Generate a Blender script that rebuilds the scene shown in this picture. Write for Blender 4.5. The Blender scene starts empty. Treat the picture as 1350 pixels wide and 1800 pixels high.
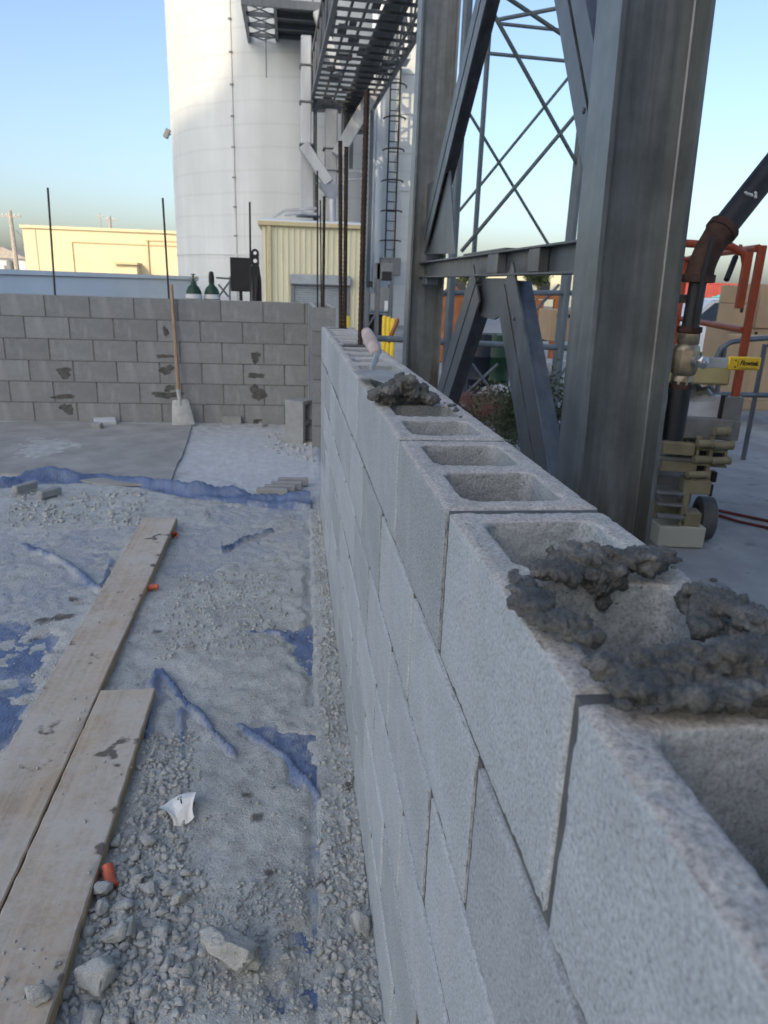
import bpy, bmesh, math, random
import numpy as np
from mathutils import Vector, Matrix, noise as mnoise

random.seed(7)
RNG = np.random.default_rng(11)
sc = bpy.context.scene
COL = sc.collection
rad = math.radians

# ------------------------------------------------------------------ camera
F_PX, YAW, PIT, ROL = 1253.86, -0.134972, -0.308983, -0.035418      # for a 1350 x 1800 picture
C0 = np.array([-0.184546, -0.798156, 1.463418])


def _rot(a, b, c):
    ca, sa, cb, sb, cc, s_ = np.cos(a), np.sin(a), np.cos(b), np.sin(b), np.cos(c), np.sin(c)
    rz = np.array([[ca, -sa, 0], [sa, ca, 0], [0, 0, 1]])
    rx = np.array([[1, 0, 0], [0, cb, -sb], [0, sb, cb]])
    ry = np.array([[cc, 0, s_], [0, 1, 0], [-s_, 0, cc]])
    return rz @ rx @ ry


CR = _rot(YAW, PIT, ROL)                                             # columns: right, forward, up
cam_d = bpy.data.cameras.new("camera")
cam = bpy.data.objects.new("camera", cam_d)
COL.objects.link(cam)
cam.matrix_world = Matrix(((CR[0, 0], CR[0, 2], -CR[0, 1], C0[0]), (CR[1, 0], CR[1, 2], -CR[1, 1], C0[1]),
                           (CR[2, 0], CR[2, 2], -CR[2, 1], C0[2]), (0, 0, 0, 1)))
cam_d.sensor_fit = 'VERTICAL'
cam_d.sensor_height = 36
cam_d.sensor_width = 27
cam_d.lens = 36 * F_PX / 1800
cam_d.clip_start = 0.02
cam_d.clip_end = 3000
cam_d.dof.use_dof = True
cam_d.dof.focus_distance = 1.25
cam_d.dof.aperture_fstop = 10.0
sc.camera = cam

# ------------------------------------------------------------------ sky, sun, exposure
SUN_EL, SUN_TH = rad(28), rad(36)              # light travels along (sin th, cos th): sun behind the camera, hidden by the mill
world = bpy.data.worlds.new("World")
sc.world = world
world.use_nodes = True
wn = world.node_tree.nodes
sky = wn.new('ShaderNodeTexSky')
sky.sky_type = 'NISHITA'
sky.sun_disc = False
sky.sun_elevation = SUN_EL
sun_from = Vector((-math.sin(SUN_TH), -math.cos(SUN_TH)))
sky.sun_rotation = math.atan2(sun_from.x, sun_from.y)
sky.air_density = 1.0
sky.dust_density = 3.1
sky.ozone_density = 2.0
world.node_tree.links.new(sky.outputs[0], wn['Background'].inputs[0])
wn['Background'].inputs[1].default_value = 0.15
sun_d = bpy.data.lights.new("sun", 'SUN')
sun_d.energy = 2.1
sun_d.angle = rad(0.5)
sun_d.color = (1.0, 0.82, 0.54)
sun = bpy.data.objects.new("sun", sun_d)
COL.objects.link(sun)
LD = Vector((math.sin(SUN_TH) * math.cos(SUN_EL), math.cos(SUN_TH) * math.cos(SUN_EL), -math.sin(SUN_EL)))
sun.rotation_euler = LD.to_track_quat('-Z', 'Y').to_euler()
sun.location = (0, -40, 40)
sc.view_settings.view_transform = 'Standard'
sc.view_settings.look = 'None'
sc.view_settings.gamma = 1
sc.view_settings.use_curve_mapping = False
sc.view_settings.exposure = 0.82
sc.render.engine = 'CYCLES'
sc.cycles.use_denoising = True
sc.cycles.max_bounces = 6
sc.cycles.diffuse_bounces = 3


# ------------------------------------------------------------------ a pixel of the photograph -> a direction -> a point on a known plane
def ray(px, py):
    return CR @ np.array([(px - 675) / F_PX, 1, -(py - 900) / F_PX])


def onZ(px, py, z=0.0):
    d = ray(px, py)
    return C0 + (z - C0[2]) / d[2] * d


def onX(px, py, x):
    d = ray(px, py)
    return C0 + (x - C0[0]) / d[0] * d


def onY(px, py, y):
    d = ray(px, py)
    return C0 + (y - C0[1]) / d[1] * d


def atD(px, py, dd):
    return C0 + dd * ray(px, py)


# ------------------------------------------------------------------ numpy value noise
def _h(ix, iy, iz, seed):
    n = (ix * 374761393 + iy * 668265263 + iz * 2147483647 + seed * 1274126177) & 0xFFFFFFFF
    n = ((n ^ (n >> 13)) * 1274126177) & 0xFFFFFFFF
    return ((n ^ (n >> 16)) & 0xFFFF) / 65535.0


def vnoise(x, y, z=None, seed=0):
    x = np.asarray(x, float); y = np.asarray(y, float)
    z = np.zeros_like(x) if z is None else np.asarray(z, float)
    xi, yi, zi = np.floor(x).astype(np.int64), np.floor(y).astype(np.int64), np.floor(z).astype(np.int64)
    fx, fy, fz = x - xi, y - yi, z - zi
    fx, fy, fz = [t * t * (3 - 2 * t) for t in (fx, fy, fz)]
    r = 0
    for a in (0, 1):
        wx = fx if a else 1 - fx
        for b in (0, 1):
            wy = fy if b else 1 - fy
            for c in (0, 1):
                wz = fz if c else 1 - fz
                r = r + wx * wy * wz * _h(xi + a, yi + b, zi + c, seed)
    return r * 2 - 1


def fbm(x, y, z=None, seed=0, octv=4, lac=2.1, gain=.5):
    s, a, f = 0, 1, 1
    for o in range(octv):
        s = s + a * vnoise(np.asarray(x) * f, np.asarray(y) * f, None if z is None else np.asarray(z) * f, seed + o * 17)
        a *= gain; f *= lac
    return s


def sstep(a, b, x):
    t = np.clip((np.asarray(x, float) - a) / (b - a), 0, 1)
    return t * t * (3 - 2 * t)


# ------------------------------------------------------------------ mesh builder
class MB:
    def __init__(s):
        s.v = []; s.f = []

    def add(s, vs, fs):
        o = len(s.v)
        s.v.extend([tuple(map(float, q)) for q in vs])
        s.f.extend([tuple(i + o for i in q) for q in fs])
        return s

    def box(s, lo, hi, b=0.0, M=None):
        x0, y0, z0 = lo; x1, y1, z1 = hi
        x0, x1 = min(x0, x1), max(x0, x1); y0, y1 = min(y0, y1), max(y0, y1); z0, z1 = min(z0, z1), max(z0, z1)
        b = min(b, (x1 - x0) * .45, (y1 - y0) * .45, (z1 - z0) * .45)
        if b <= 0:
            vs = [(x, y, z) for z in (z0, z1) for y in (y0, y1) for x in (x0, x1)]
            fs = [(0, 2, 3, 1), (4, 5, 7, 6), (0, 1, 5, 4), (1, 3, 7, 5), (3, 2, 6, 7), (2, 0, 4, 6)]
        else:
            bm = bmesh.new()
            bmesh.ops.create_cube(bm, size=1)
            for v in bm.verts:
                v.co = Vector(((x0 + x1) / 2 + v.co.x * (x1 - x0), (y0 + y1) / 2 + v.co.y * (y1 - y0), (z0 + z1) / 2 + v.co.z * (z1 - z0)))
            bmesh.ops.bevel(bm, geom=list(bm.edges), offset=b, segments=1, affect='EDGES')
            bm.verts.index_update()
            vs = [tuple(v.co) for v in bm.verts]; fs = [tuple(v.index for v in f.verts) for f in bm.faces]
            bm.free()
        if M is not None:
            vs = [tuple(M @ Vector(q)) for q in vs]
        return s.add(vs, fs)

    def bar(s, p0, p1, w, h, up=(0, 0, 1), b=0.0):
        """rectangular bar from p0 to p1, w across, h along up"""
        p0, p1 = Vector(p0), Vector(p1)
        d = (p1 - p0); L = d.length; d.normalize()
        u = Vector(up); r = d.cross(u)
        if r.length < 1e-4:
            r = d.cross(Vector((1, 0, 0)))
        r.normalize(); u = r.cross(d).normalized()
        M = Matrix(((r.x, d.x, u.x, p0.x), (r.y, d.y, u.y, p0.y), (r.z, d.z, u.z, p0.z), (0, 0, 0, 1)))
        return s.box((-w / 2, 0, -h / 2), (w / 2, L, h / 2), b, M)

    def prof(s, p0, p1, pts, up=(0, 0, 1), cap=True):
        """extrude the closed profile pts (right, up) from p0 to p1"""
        p0, p1 = Vector(p0), Vector(p1)
        d = (p1 - p0).normalized(); u = Vector(up); r = d.cross(u).normalized(); u = r.cross(d).normalized()
        n = len(pts)
        vs = [p + r * a + u * c for p in (p0, p1) for a, c in pts]
        fs = [(i, (i + 1) % n, n + (i + 1) % n, n + i) for i in range(n)]
        if cap:
            fs += [tuple(reversed(range(n))), tuple(range(n, 2 * n))]
        return s.add(vs, fs)

    def tube(s, path, r, n=10, cap=True):
        """round tube along a list of points; r one radius or one per point"""
        P = [Vector(p) for p in path]
        rs = r if isinstance(r, (list, tuple)) else [r] * len(P)
        vs, fs = [], []
        ref = None
        for i, p in enumerate(P):
            d = (P[min(i + 1, len(P) - 1)] - P[max(i - 1, 0)]).normalized()
            if ref is None:
                ref = d.orthogonal().normalized()
            a = (ref - d * ref.dot(d)).normalized(); ref = a; b = d.cross(a)
            for k in range(n):
                t = 2 * math.pi * k / n
                vs.append(p + (a * math.cos(t) + b * math.sin(t)) * rs[i])
        for i in range(len(P) - 1):
            for k in range(n):
                fs.append((i * n + k, i * n + (k + 1) % n, (i + 1) * n + (k + 1) % n, (i + 1) * n + k))
        if cap:
            fs.append(tuple(reversed(range(n)))); fs.append(tuple(range((len(P) - 1) * n, len(P) * n)))
        return s.add(vs, fs)

    def lathe(s, prof, base=(0, 0, 0), axis=(0, 0, 1), n=20, a0=0, a1=2 * math.pi):
        """prof: list of (radius, height) along axis"""
        ax = Vector(axis).normalized(); a = ax.orthogonal().normalized(); b = ax.cross(a); B = Vector(base)
        full = abs(a1 - a0 - 2 * math.pi) < 1e-6
        m = n if full else n + 1
        vs = [B + ax * h + (a * math.cos(a0 + (a1 - a0) * k / n) + b * math.sin(a0 + (a1 - a0) * k / n)) * r for r, h in prof for k in range(m)]
        fs = []
        for i in range(len(prof) - 1):
            for k in range(n):
                k2 = (k + 1) % m
                fs.append((i * m + k, i * m + k2, (i + 1) * m + k2, (i + 1) * m + k))
        if full:
            if prof[0][0] > 1e-6: fs.append(tuple(reversed(range(m))))
            if prof[-1][0] > 1e-6: fs.append(tuple(range((len(prof) - 1) * m, len(prof) * m)))
        return s.add(vs, fs)

    def poly(s, pts, n, t):
        """flat polygon given in 3D, thickened by t along n"""
        n = Vector(n).normalized() * t
        P = [Vector(p) for p in pts]; k = len(P)
        vs = P + [p + n for p in P]
        fs = [tuple(reversed(range(k))), tuple(range(k, 2 * k))] + [(i, (i + 1) % k, k + (i + 1) % k, k + i) for i in range(k)]
        return s.add(vs, fs)

    def mesh(s, name, off=(0, 0, 0), smooth=False):
        me = bpy.data.meshes.new(name)
        me.from_pydata([(a - off[0], b - off[1], c - off[2]) for a, b, c in s.v], [], s.f)
        bm = bmesh.new(); bm.from_mesh(me); bmesh.ops.recalc_face_normals(bm, faces=bm.faces); bm.to_mesh(me); bm.free()
        if smooth:
            me.shade_smooth()
            try:
                me.set_sharp_from_angle(angle=rad(38))
            except Exception:
                pass
        me.update()
        return me


OFF = {}


def tag(o, label=None, cat=None, group=None, kind=None):
    if label: o["label"] = label
    if cat: o["category"] = cat
    if group: o["group"] = group
    if kind: o["kind"] = kind
    return o


def thing(name, label, cat, loc, group=None):
    o = bpy.data.objects.new(name, None)
    o.empty_display_size = .1
    COL.objects.link(o)
    o.location = tuple(map(float, loc))
    OFF[o.name] = tuple(map(float, loc))
    return tag(o, label, cat, group)


def link(name, me, mat, parent=None, loc=None):
    o = bpy.data.objects.new(name, me)
    COL.objects.link(o)
    if mat is not None and not me.materials:
        me.materials.append(mat)
    if parent is not None:
        o.parent = parent
        OFF[o.name] = OFF[parent.name]
    if loc is not None:
        o.location = loc
    return o


def part(name, mb, mat, parent, smooth=True):
    return link(name, mb.mesh(name, OFF[parent.name], smooth), mat, parent)


def solo(name, mb, mat, label, cat, loc, group=None, smooth=True):
    o = link(name, mb.mesh(name, loc, smooth), mat, None, tuple(map(float, loc)))
    OFF[o.name] = tuple(map(float, loc))
    return tag(o, label, cat, group)


def np_mesh(name, V, Fq):
    me = bpy.data.meshes.new(name)
    V = np.asarray(V, np.float32); Fq = np.asarray(Fq, np.int32)
    k = Fq.shape[1]
    me.vertices.add(len(V)); me.vertices.foreach_set("co", V.ravel())
    me.loops.add(Fq.size); me.loops.foreach_set("vertex_index", Fq.ravel())
    me.polygons.add(len(Fq)); me.polygons.foreach_set("loop_start", np.arange(0, Fq.size, k, dtype=np.int32))
    me.update(calc_edges=True); me.validate()
    return me


def fattr(me, name, arr):
    a = me.attributes.new(name, 'FLOAT', 'POINT')
    a.data.foreach_set("value", np.asarray(arr, np.float32))


# ------------------------------------------------------------------ materials
class NT:
    def __init__(s, name):
        s.m = bpy.data.materials.new(name); s.m.use_nodes = True
        s.t = s.m.node_tree; s.n = s.t.nodes; s.b = s.n['Principled BSDF']
        s.co = s.n.new('ShaderNodeTexCoord')

    def L(s, a, b): s.t.links.new(a, b)

    def node(s, t, **k):
        o = s.n.new(t)
        for a, b in k.items():
            setattr(o, a, b)
        return o

    def noise(s, scale, detail=4, rough=.55, src='Object', vec=None):
        o = s.n.new('ShaderNodeTexNoise'); o.inputs['Scale'].default_value = scale; o.inputs['Detail'].default_value = detail
        o.inputs['Roughness'].default_value = rough
        s.L(vec if vec is not None else s.co.outputs[src], o.inputs['Vector']); return o.outputs['Fac']

    def voro(s, scale, feat='F1', src='Object'):
        o = s.n.new('ShaderNodeTexVoronoi'); o.feature = feat; o.inputs['Scale'].default_value = scale
        s.L(s.co.outputs[src], o.inputs['Vector']); return o.outputs[0]

    def scaled(s, sc_, src='Object'):
        o = s.n.new('ShaderNodeMapping'); o.inputs['Scale'].default_value = sc_
        s.L(s.co.outputs[src], o.inputs['Vector']); return o.outputs[0]

    def ramp(s, fac, *stops):
        o = s.n.new('ShaderNodeValToRGB'); e = o.color_ramp.elements
        while len(e) > len(stops): e.remove(e[-1])
        while len(e) < len(stops): e.new(.5)
        for q, (p, c) in zip(e, stops):
            q.position = p; q.color = (*c, 1) if not isinstance(c, (int, float)) else (c, c, c, 1)
        s.L(fac, o.inputs[0]); return o.outputs[0]

    def mix(s, fac, a, b, mode='MIX'):
        o = s.n.new('ShaderNodeMixRGB'); o.blend_type = mode
        for i, q in zip((0, 1, 2), (fac, a, b)):
            if isinstance(q, bpy.types.NodeSocket): s.L(q, o.inputs[i])
            elif i == 0: o.inputs[0].default_value = q
            else: o.inputs[i].default_value = (*q, 1)
        return o.outputs[0]

    def math(s, op, a, b=0.0):
        o = s.n.new('ShaderNodeMath'); o.operation = op
        for i, q in enumerate((a, b)):
            if isinstance(q, bpy.types.NodeSocket): s.L(q, o.inputs[i])
            else: o.inputs[i].default_value = q
        return o.outputs[0]

    def attr(s, name):
        o = s.n.new('ShaderNodeAttribute'); o.attribute_name = name; return o.outputs['Fac']

    def rand(s): return s.n.new('ShaderNodeObjectInfo').outputs['Random']

    def normz(s):
        g = s.n.new('ShaderNodeNewGeometry'); x = s.n.new('ShaderNodeSeparateXYZ'); s.L(g.outputs['Normal'], x.inputs[0]); return x.outputs[2]

    def bump(s, h, dist=.002, strength=.6, prev=None):
        o = s.n.new('ShaderNodeBump'); o.inputs['Distance'].default_value = dist; o.inputs['Strength'].default_value = strength
        s.L(h, o.inputs['Height'])
        if prev is not None: s.L(prev, o.inputs['Normal'])
        return o.outputs[0]

    def done(s, col=None, rough=.8, metal=0, nor=None, spec=.5):
        for k, v in (('Base Color', col), ('Roughness', rough), ('Metallic', metal), ('Normal', nor)):
            if v is None: continue
            if isinstance(v, bpy.types.NodeSocket): s.L(v, s.b.inputs[k])
            else: s.b.inputs[k].default_value = (*v, 1) if isinstance(v, tuple) else v
        s.b.inputs['Specular IOR Level'].default_value = spec
        return s.m


def mul(c, k): return tuple(q * k for q in c)


def simple(name, col, rough=.6, metal=0, var=.18, scale=6, bump=.0, bscale=60, spec=.4, streak=None, pervar=0):
    m = NT(name)
    f = m.noise(scale, 5, vec=m.scaled(streak) if streak else None)
    c = m.ramp(f, (.3, mul(col, 1 - var)), (.7, mul(col, 1 + var)))
    if pervar:
        c = m.mix(1.0, c, m.ramp(m.rand(), (0, 1 - pervar), (1, 1.0)), 'MULTIPLY')
    n = m.bump(m.noise(bscale, 3), bump, .7) if bump else None
    return m.done(c, rough, metal, n, spec)


def mat_block(name, base, vary=.8):
    m = NT(name)
    big = m.noise(3.2, 4, src='Generated')
    c = m.ramp(big, (.25, mul(base, .9)), (.75, mul(base, 1.1)))
    c = m.mix(1.0, c, m.ramp(m.rand(), (0, vary), (1, 1.06)), 'MULTIPLY')
    grain = m.noise(270, 3, .75)
    c = m.mix(1.0, c, m.ramp(grain, (.33, .66), (.5, 1.0), (.67, 1.26)), 'MULTIPLY')
    pores = m.noise(170, 2, .6)
    c = m.mix(1.0, c, m.ramp(pores, (.24, .4), (.31, 1.0)), 'MULTIPLY')
    # pale dusty smears running down the faces
    st = m.noise(1.0, 4, .6, vec=m.scaled((7, 7, 1.6)))
    c = m.mix(m.ramp(st, (.55, 0.0), (.78, .35)), c, (.52, .54, .55))
    # pale broken aggregate and dusty mortar on the upward faces, colour lifted to carry skylight
    pz_ = m.n.new('ShaderNodeSeparateXYZ'); m.L(m.n.new('ShaderNodeNewGeometry').outputs['Position'], pz_.inputs[0])
    up = m.math('MULTIPLY', m.ramp(m.normz(), (.45, 0.0), (.85, 1.0)), m.math('GREATER_THAN', pz_.outputs[2], 1.2))
    dn = m.noise(230, 4, .75); db = m.noise(28, 4, .6)
    dust_skylit = m.ramp(dn, (.3, (.22, .21, .2)), (.48, (.45, .43, .4)), (.68, (.66, .63, .59)))
    dust_skylit = m.mix(1.0, dust_skylit, m.ramp(db, (.3, .82), (.7, 1.12)), 'MULTIPLY')
    c = m.mix(m.math('MULTIPLY', up, .92), c, dust_skylit)
    hgt = m.math('ADD', m.math('MULTIPLY', grain, .5), m.math('MULTIPLY', m.ramp(pores, (.24, 0), (.36, 1)), .6))
    hgt = m.math('ADD', hgt, m.math('MULTIPLY', m.math('MULTIPLY', up, dn), 1.6))
    return m.done(c, .92, 0, m.bump(hgt, .0016, .75), .25)


BLK = (.39, .425, .445)
M = {}
M['block'] = mat_block('concrete_block', BLK)
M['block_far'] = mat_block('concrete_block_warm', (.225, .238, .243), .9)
M['joint'] = simple('joint_mortar', (.105, .11, .11), .95, bump=.001, bscale=300, scale=30, var=.25)
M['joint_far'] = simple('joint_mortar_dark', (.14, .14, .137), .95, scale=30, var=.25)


def mat_mortar():
    m = NT('wet_mortar')
    a = m.noise(26, 6, .65); g = m.noise(420, 2, .7)
    c = m.ramp(a, (.3, (.055, .058, .055)), (.52, (.1, .104, .1)), (.72, (.23, .235, .228)))
    c = m.mix(1.0, c, m.ramp(g, (.3, .7), (.7, 1.25)), 'MULTIPLY')
    h = m.math('ADD', m.math('MULTIPLY', a, 2.5), g)
    return m.done(c, m.ramp(a, (.4, .5), (.65, .9)), 0, m.bump(h, .002, .8), .4)


M['wet'] = mat_mortar()
M['smear'] = simple('damp_mortar_smear', (.085, .086, .083), .85, scale=18, var=.35)


def mat_ground():
    m = NT('dusty_ground')
    a = m.noise(1.6, 6, .6); b = m.noise(14, 6, .65); g = m.noise(170, 3, .7)
    c = m.ramp(a, (.3, (.38, .395, .38)), (.7, (.5, .517, .5)))
    c = m.mix(1.0, c, m.ramp(b, (.28, .7), (.5, 1.0), (.75, 1.2)), 'MULTIPLY')
    c = m.mix(1.0, c, m.ramp(g, (.3, .74), (.7, 1.2)), 'MULTIPLY')
    pale = m.mix(m.ramp(b, (.3, .3), (.7, 1.0)), (.38, .395, .4), (.56, .585, .6))
    c = m.mix(m.attr('pale'), c, pale)
    conc = m.ramp(m.noise(2.3, 6, .62), (.3, (.25, .25, .245)), (.55, (.33, .33, .32)), (.75, (.4, .4, .385)))
    conc = m.mix(m.ramp(m.noise(5.5, 4, .6), (.6, 0.0), (.72, .55)), conc, (.09, .09, .09))
    c = m.mix(m.attr('slab'), c, conc)
    c = m.mix(m.attr('damp'), c, (.075, .07, .062))
    h = m.math('ADD', m.math('MULTIPLY', b, 2.0), m.math('ADD', m.math('MULTIPLY', m.noise(55, 4, .7), 1.6), g))
    return m.done(c, .95, 0, m.bump(h, .005, .8), .2)


M['ground'] = mat_ground()


def mat_stone():
    m = NT('grey_dirt_clod')
    a = m.noise(20, 5, .6); g = m.noise(240, 3, .7)
    c = m.ramp(a, (.3, (.335, .348, .336)), (.7, (.485, .5, .485)))
    c = m.mix(1.0, c, m.ramp(g, (.3, .75), (.7, 1.2)), 'MULTIPLY')
    return m.done(c, .95, 0, m.bump(m.math('ADD', m.math('MULTIPLY', a, 3), g), .004, .7), .2)


M['stone'] = mat_stone()


def mat_tarp():
    m = NT('dusty_blue_tarp')
    a = m.noise(3.0, 6, .65); b = m.noise(28, 5, .7); w = m.noise(1.0, 5, .6, vec=m.scaled((30, 6, 10)))
    blue = m.ramp(w, (.3, (.035, .075, .18)), (.7, (.08, .145, .3)))
    d = m.math('ADD', m.math('MULTIPLY', a, .75), m.math('MULTIPLY', b, .6))
    d = m.math('ADD', d, m.math('MULTIPLY', m.attr('clean'), -.33))
    c = m.mix(m.ramp(d, (.40, .12), (.54, .62), (.66, .98)), blue, (.37, .39, .4))
    cr = m.noise(1.0, 3, .6, vec=m.scaled((24, 60, 10))); cr2 = m.noise(1.0, 3, .6, vec=m.scaled((70, 18, 10)))
    rd = m.math('ADD', m.math('ABSOLUTE', m.math('SUBTRACT', cr, .5)), m.math('ABSOLUTE', m.math('SUBTRACT', cr2, .5)))
    return m.done(c, m.ramp(d, (.45, .38), (.65, .95)), 0, m.bump(rd, .012, .8), .5)


M['tarp'] = mat_tarp()


def mat_wood():
    m = NT('weathered_plank')
    st = m.noise(1.0, 7, .62, vec=m.scaled((45, 1.6, 45)))
    c = m.ramp(st, (.25, (.22, .165, .11)), (.5, (.39, .3, .2)), (.75, (.52, .4, .27)))
    a = m.noise(5, 6, .65); b = m.noise(60, 4, .7)
    d = m.math('ADD', m.math('MULTIPLY', a, .7), m.math('MULTIPLY', b, .35))
    up = m.ramp(m.normz(), (.4, 0.0), (.8, 1.0))
    c = m.mix(m.math('MULTIPLY', m.ramp(d, (.42, .25), (.62, .92)), up), c, (.5, .475, .43))
    wt = m.noise(9, 3, .5)
    c = m.mix(m.math('MULTIPLY', m.ramp(wt, (.66, 0.0), (.7, .85)), up), c, (.075, .07, .062))
    h = m.math('ADD', st, m.math('MULTIPLY', b, .6))
    return m.done(c, .9, 0, m.bump(h, .002, .6), .25)


M['wood'] = mat_wood()
M['wood_handle'] = simple('old_wood_handle', (.3, .22, .15), .7, var=.3, streak=(30, 30, 2), scale=2)


def mat_steel(name, base, rust=.0, metal=.35, rough=.42):
    m = NT(name)
    st = m.noise(1.0, 6, .6, vec=m.scaled((16, 16, .7)))
    c = m.ramp(st, (.25, mul(base, .72)), (.5, base), (.78, mul(base, 1.35)))
    a = m.noise(7, 5, .65)
    c = m.mix(1.0, c, m.ramp(a, (.3, .84), (.7, 1.12)), 'MULTIPLY')
    sp = m.noise(75, 3, .6)
    c = m.mix(m.ramp(sp, (.72, 0.0), (.77, .5)), c, mul(base, 2.2))
    if rust:
        r = m.noise(2.6, 6, .65)
        c = m.mix(m.math('MULTIPLY', m.ramp(r, (.48, 0.0), (.68, 1.0)), rust), c, (.13, .075, .04))
    return m.done(c, m.ramp(st, (.3, rough - .1), (.7, rough + .14)), metal, m.bump(sp, .0008, .4), .45)


M['steel'] = mat_steel('galvanised_steel', (.125, .142, .158), .2, .5, .4)


def mat_column():
    m = NT('stained_column_steel')
    base = (.19, .208, .212)
    st = m.noise(1.0, 7, .62, vec=m.scaled((26, 26, .5)))
    c = m.ramp(st, (.25, mul(base, .72)), (.5, base), (.75, mul(base, 1.32)))
    a = m.noise(6, 5, .65)
    c = m.mix(1.0, c, m.ramp(a, (.3, .78), (.7, 1.15)), 'MULTIPLY')
    sp = m.noise(60, 3, .6)
    c = m.mix(m.ramp(sp, (.72, 0.0), (.77, .45)), c, mul(base, 1.9))
    sep = m.n.new('ShaderNodeSeparateXYZ'); m.L(m.co.outputs['Object'], sep.inputs[0])
    low = m.math('ADD', m.math('MULTIPLY', sep.outputs[2], -.75), m.math('MULTIPLY', m.noise(1.0, 5, .6, vec=m.scaled((9, 9, 1.1))), 1.3))
    c = m.mix(m.ramp(low, (-.45, 0.0), (.25, .7)), c, (.085, .07, .05))
    return m.done(c, m.ramp(st, (.3, .3), (.7, .52)), .5, m.bump(sp, .0008, .4), .5)


M['column'] = mat_column()
M['steel_dark'] = mat_steel('dark_steel', (.045, .05, .055), .1)
M['pipe_rack'] = mat_steel('blue_grey_pipe', (.13, .16, .18), .0, .1)
M['rod_green'] = mat_steel('green_grey_rod', (.075, .1, .1), .0, .1)
M['gallery'] = mat_steel('gallery_steel', (.11, .12, .13), .0, .3)
M['gallery_dk'] = mat_steel('gallery_deck', (.06, .065, .07), .0, .2)
M['rebar'] = simple('rusty_rebar', (.042, .027, .019), .85, var=.45, scale=30, bump=.001, bscale=200)
M['rebar_dark'] = simple('dark_rebar', (.03, .028, .028), .7, var=.3, scale=30)
M['black_pipe'] = simple('black_iron_pipe', (.016, .018, .022), .5, var=.4, scale=20, bump=.0005, bscale=300)
M['rust'] = simple('rusty_cast_iron', (.05, .026, .018), .8, var=.5, scale=25, bump=.002, bscale=90)
M['brass'] = simple('tarnished_brass', (.3, .26, .19), .42, .7, var=.3, scale=25)
M['chrome'] = simple('zinc_plated', (.45, .46, .47), .3, .8, var=.2, scale=25)
M['lever'] = simple('yellow_vinyl', (.72, .47, .015), .45, var=.06, scale=12)
M['ink'] = simple('black_ink', (.012, .012, .012), .6, var=.1)
M['orange'] = simple('orange_paint', (.3, .06, .025), .5, var=.2, scale=9)
M['cap'] = simple('orange_plastic', (.5, .115, .06), .5, var=.15, scale=20)
M['tan'] = simple('tan_machine_paint', (.23, .2, .12), .6, var=.25, scale=8)
M['grey_paint'] = simple('grey_machine_paint', (.17, .17, .165), .6, var=.25, scale=8)
M['tyre'] = simple('grey_solid_tyre', (.1, .1, .1), .85, var=.2, scale=12)
M['black'] = simple('black_paint', (.012, .013, .015), .6, var=.3)


def mat_silo():
    m = NT('white_silo_paint')
    a = m.noise(1.0, 5, .6, vec=m.scaled((1.6, 1.6, .1))); b = m.noise(.5, 5, .6)
    c = m.ramp(a, (.3, (.5, .53, .535)), (.7, (.57, .605, .61)))
    c = m.mix(1.0, c, m.ramp(b, (.3, .93), (.7, 1.04)), 'MULTIPLY')
    dr = m.noise(1.0, 6, .65, vec=m.scaled((5, 5, .18)))
    c = m.mix(m.ramp(dr, (.62, 0.0), (.8, .45)), c, (.4, .37, .32))
    sp = m.noise(9, 3, .6)
    c = m.mix(m.ramp(sp, (.74, 0.0), (.78, .5)), c, (.3, .27, .22))
    w = m.node('ShaderNodeTexWave', wave_type='BANDS', bands_direction='Z'); w.inputs['Scale'].default_value = .42; w.inputs['Distortion'].default_value = .6
    m.L(m.co.outputs['Object'], w.inputs['Vector'])
    c = m.mix(1.0, c, m.ramp(w.outputs['Fac'], (0, .93), (.06, 1.0)), 'MULTIPLY')
    return m.done(c, .75, 0, m.bump(b, .02, .4), .3)


M['white'] = mat_silo()
M['white_wall'] = simple('white_sheet_metal', (.62, .68, .74), .6, var=.05, scale=.8)
M['cream'] = simple('cream_sheet_metal', (.6, .58, .42), .6, var=.07, scale=1.5, streak=(2, 2, .3))
M['cream_dk'] = simple('tan_trim', (.5, .43, .26), .6, var=.08)
M['beige'] = simple('beige_render', (.6, .53, .36), .85, var=.05, scale=.6)
M['shutter'] = simple('grey_shutter', (.3, .34, .37), .5, .2, var=.1)
M['duct'] = simple('galvanised_duct', (.4, .42, .44), .45, .4, var=.18, scale=1.2, streak=(2, 2, .5))
M['green'] = simple('green_cylinder_paint', (.008, .04, .02), .45, var=.25)
M['yellow'] = simple('yellow_bollard_paint', (.75, .52, .03), .5, var=.12)
M['card'] = simple('brown_cardboard', (.42, .3, .18), .85, var=.08, scale=3)
M['foam'] = simple('tan_foam_board', (.4, .345, .17), .85, var=.12, scale=6, bump=.002, bscale=40)
M['foam_white'] = simple('pale_foam_block', (.45, .44, .36), .85, var=.06, scale=6)
M['plastic'] = simple('clear_plastic_sheeting', (.42, .43, .44), .3, var=.2, scale=8)
M['paper'] = simple('crumpled_paper', (.72, .73, .71), .85, var=.05)
M['tape'] = simple('worn_handle_wrap', (.44, .38, .36), .85, var=.22, scale=40, bump=.001, bscale=120)
M['blade'] = simple('worn_steel_blade', (.42, .44, .45), .4, .6, var=.25, scale=20)
M['dusty_blade'] = simple('dusty_shovel_blade', (.4, .42, .42), .75, .1, var=.2, scale=12)
M['sheet'] = simple('dusty_board', (.3, .3, .285), .92, var=.2, scale=3.5, bump=.002, bscale=40)
M['red'] = simple('red_container_paint', (.34, .06, .05), .65, var=.15, scale=.8)
M['teal'] = simple('teal_spray_paint', (.05, .42, .45), .7, var=.1)
M['rack_orange'] = simple('rusty_orange_frame', (.33, .12, .04), .75, var=.3, scale=4)
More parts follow.
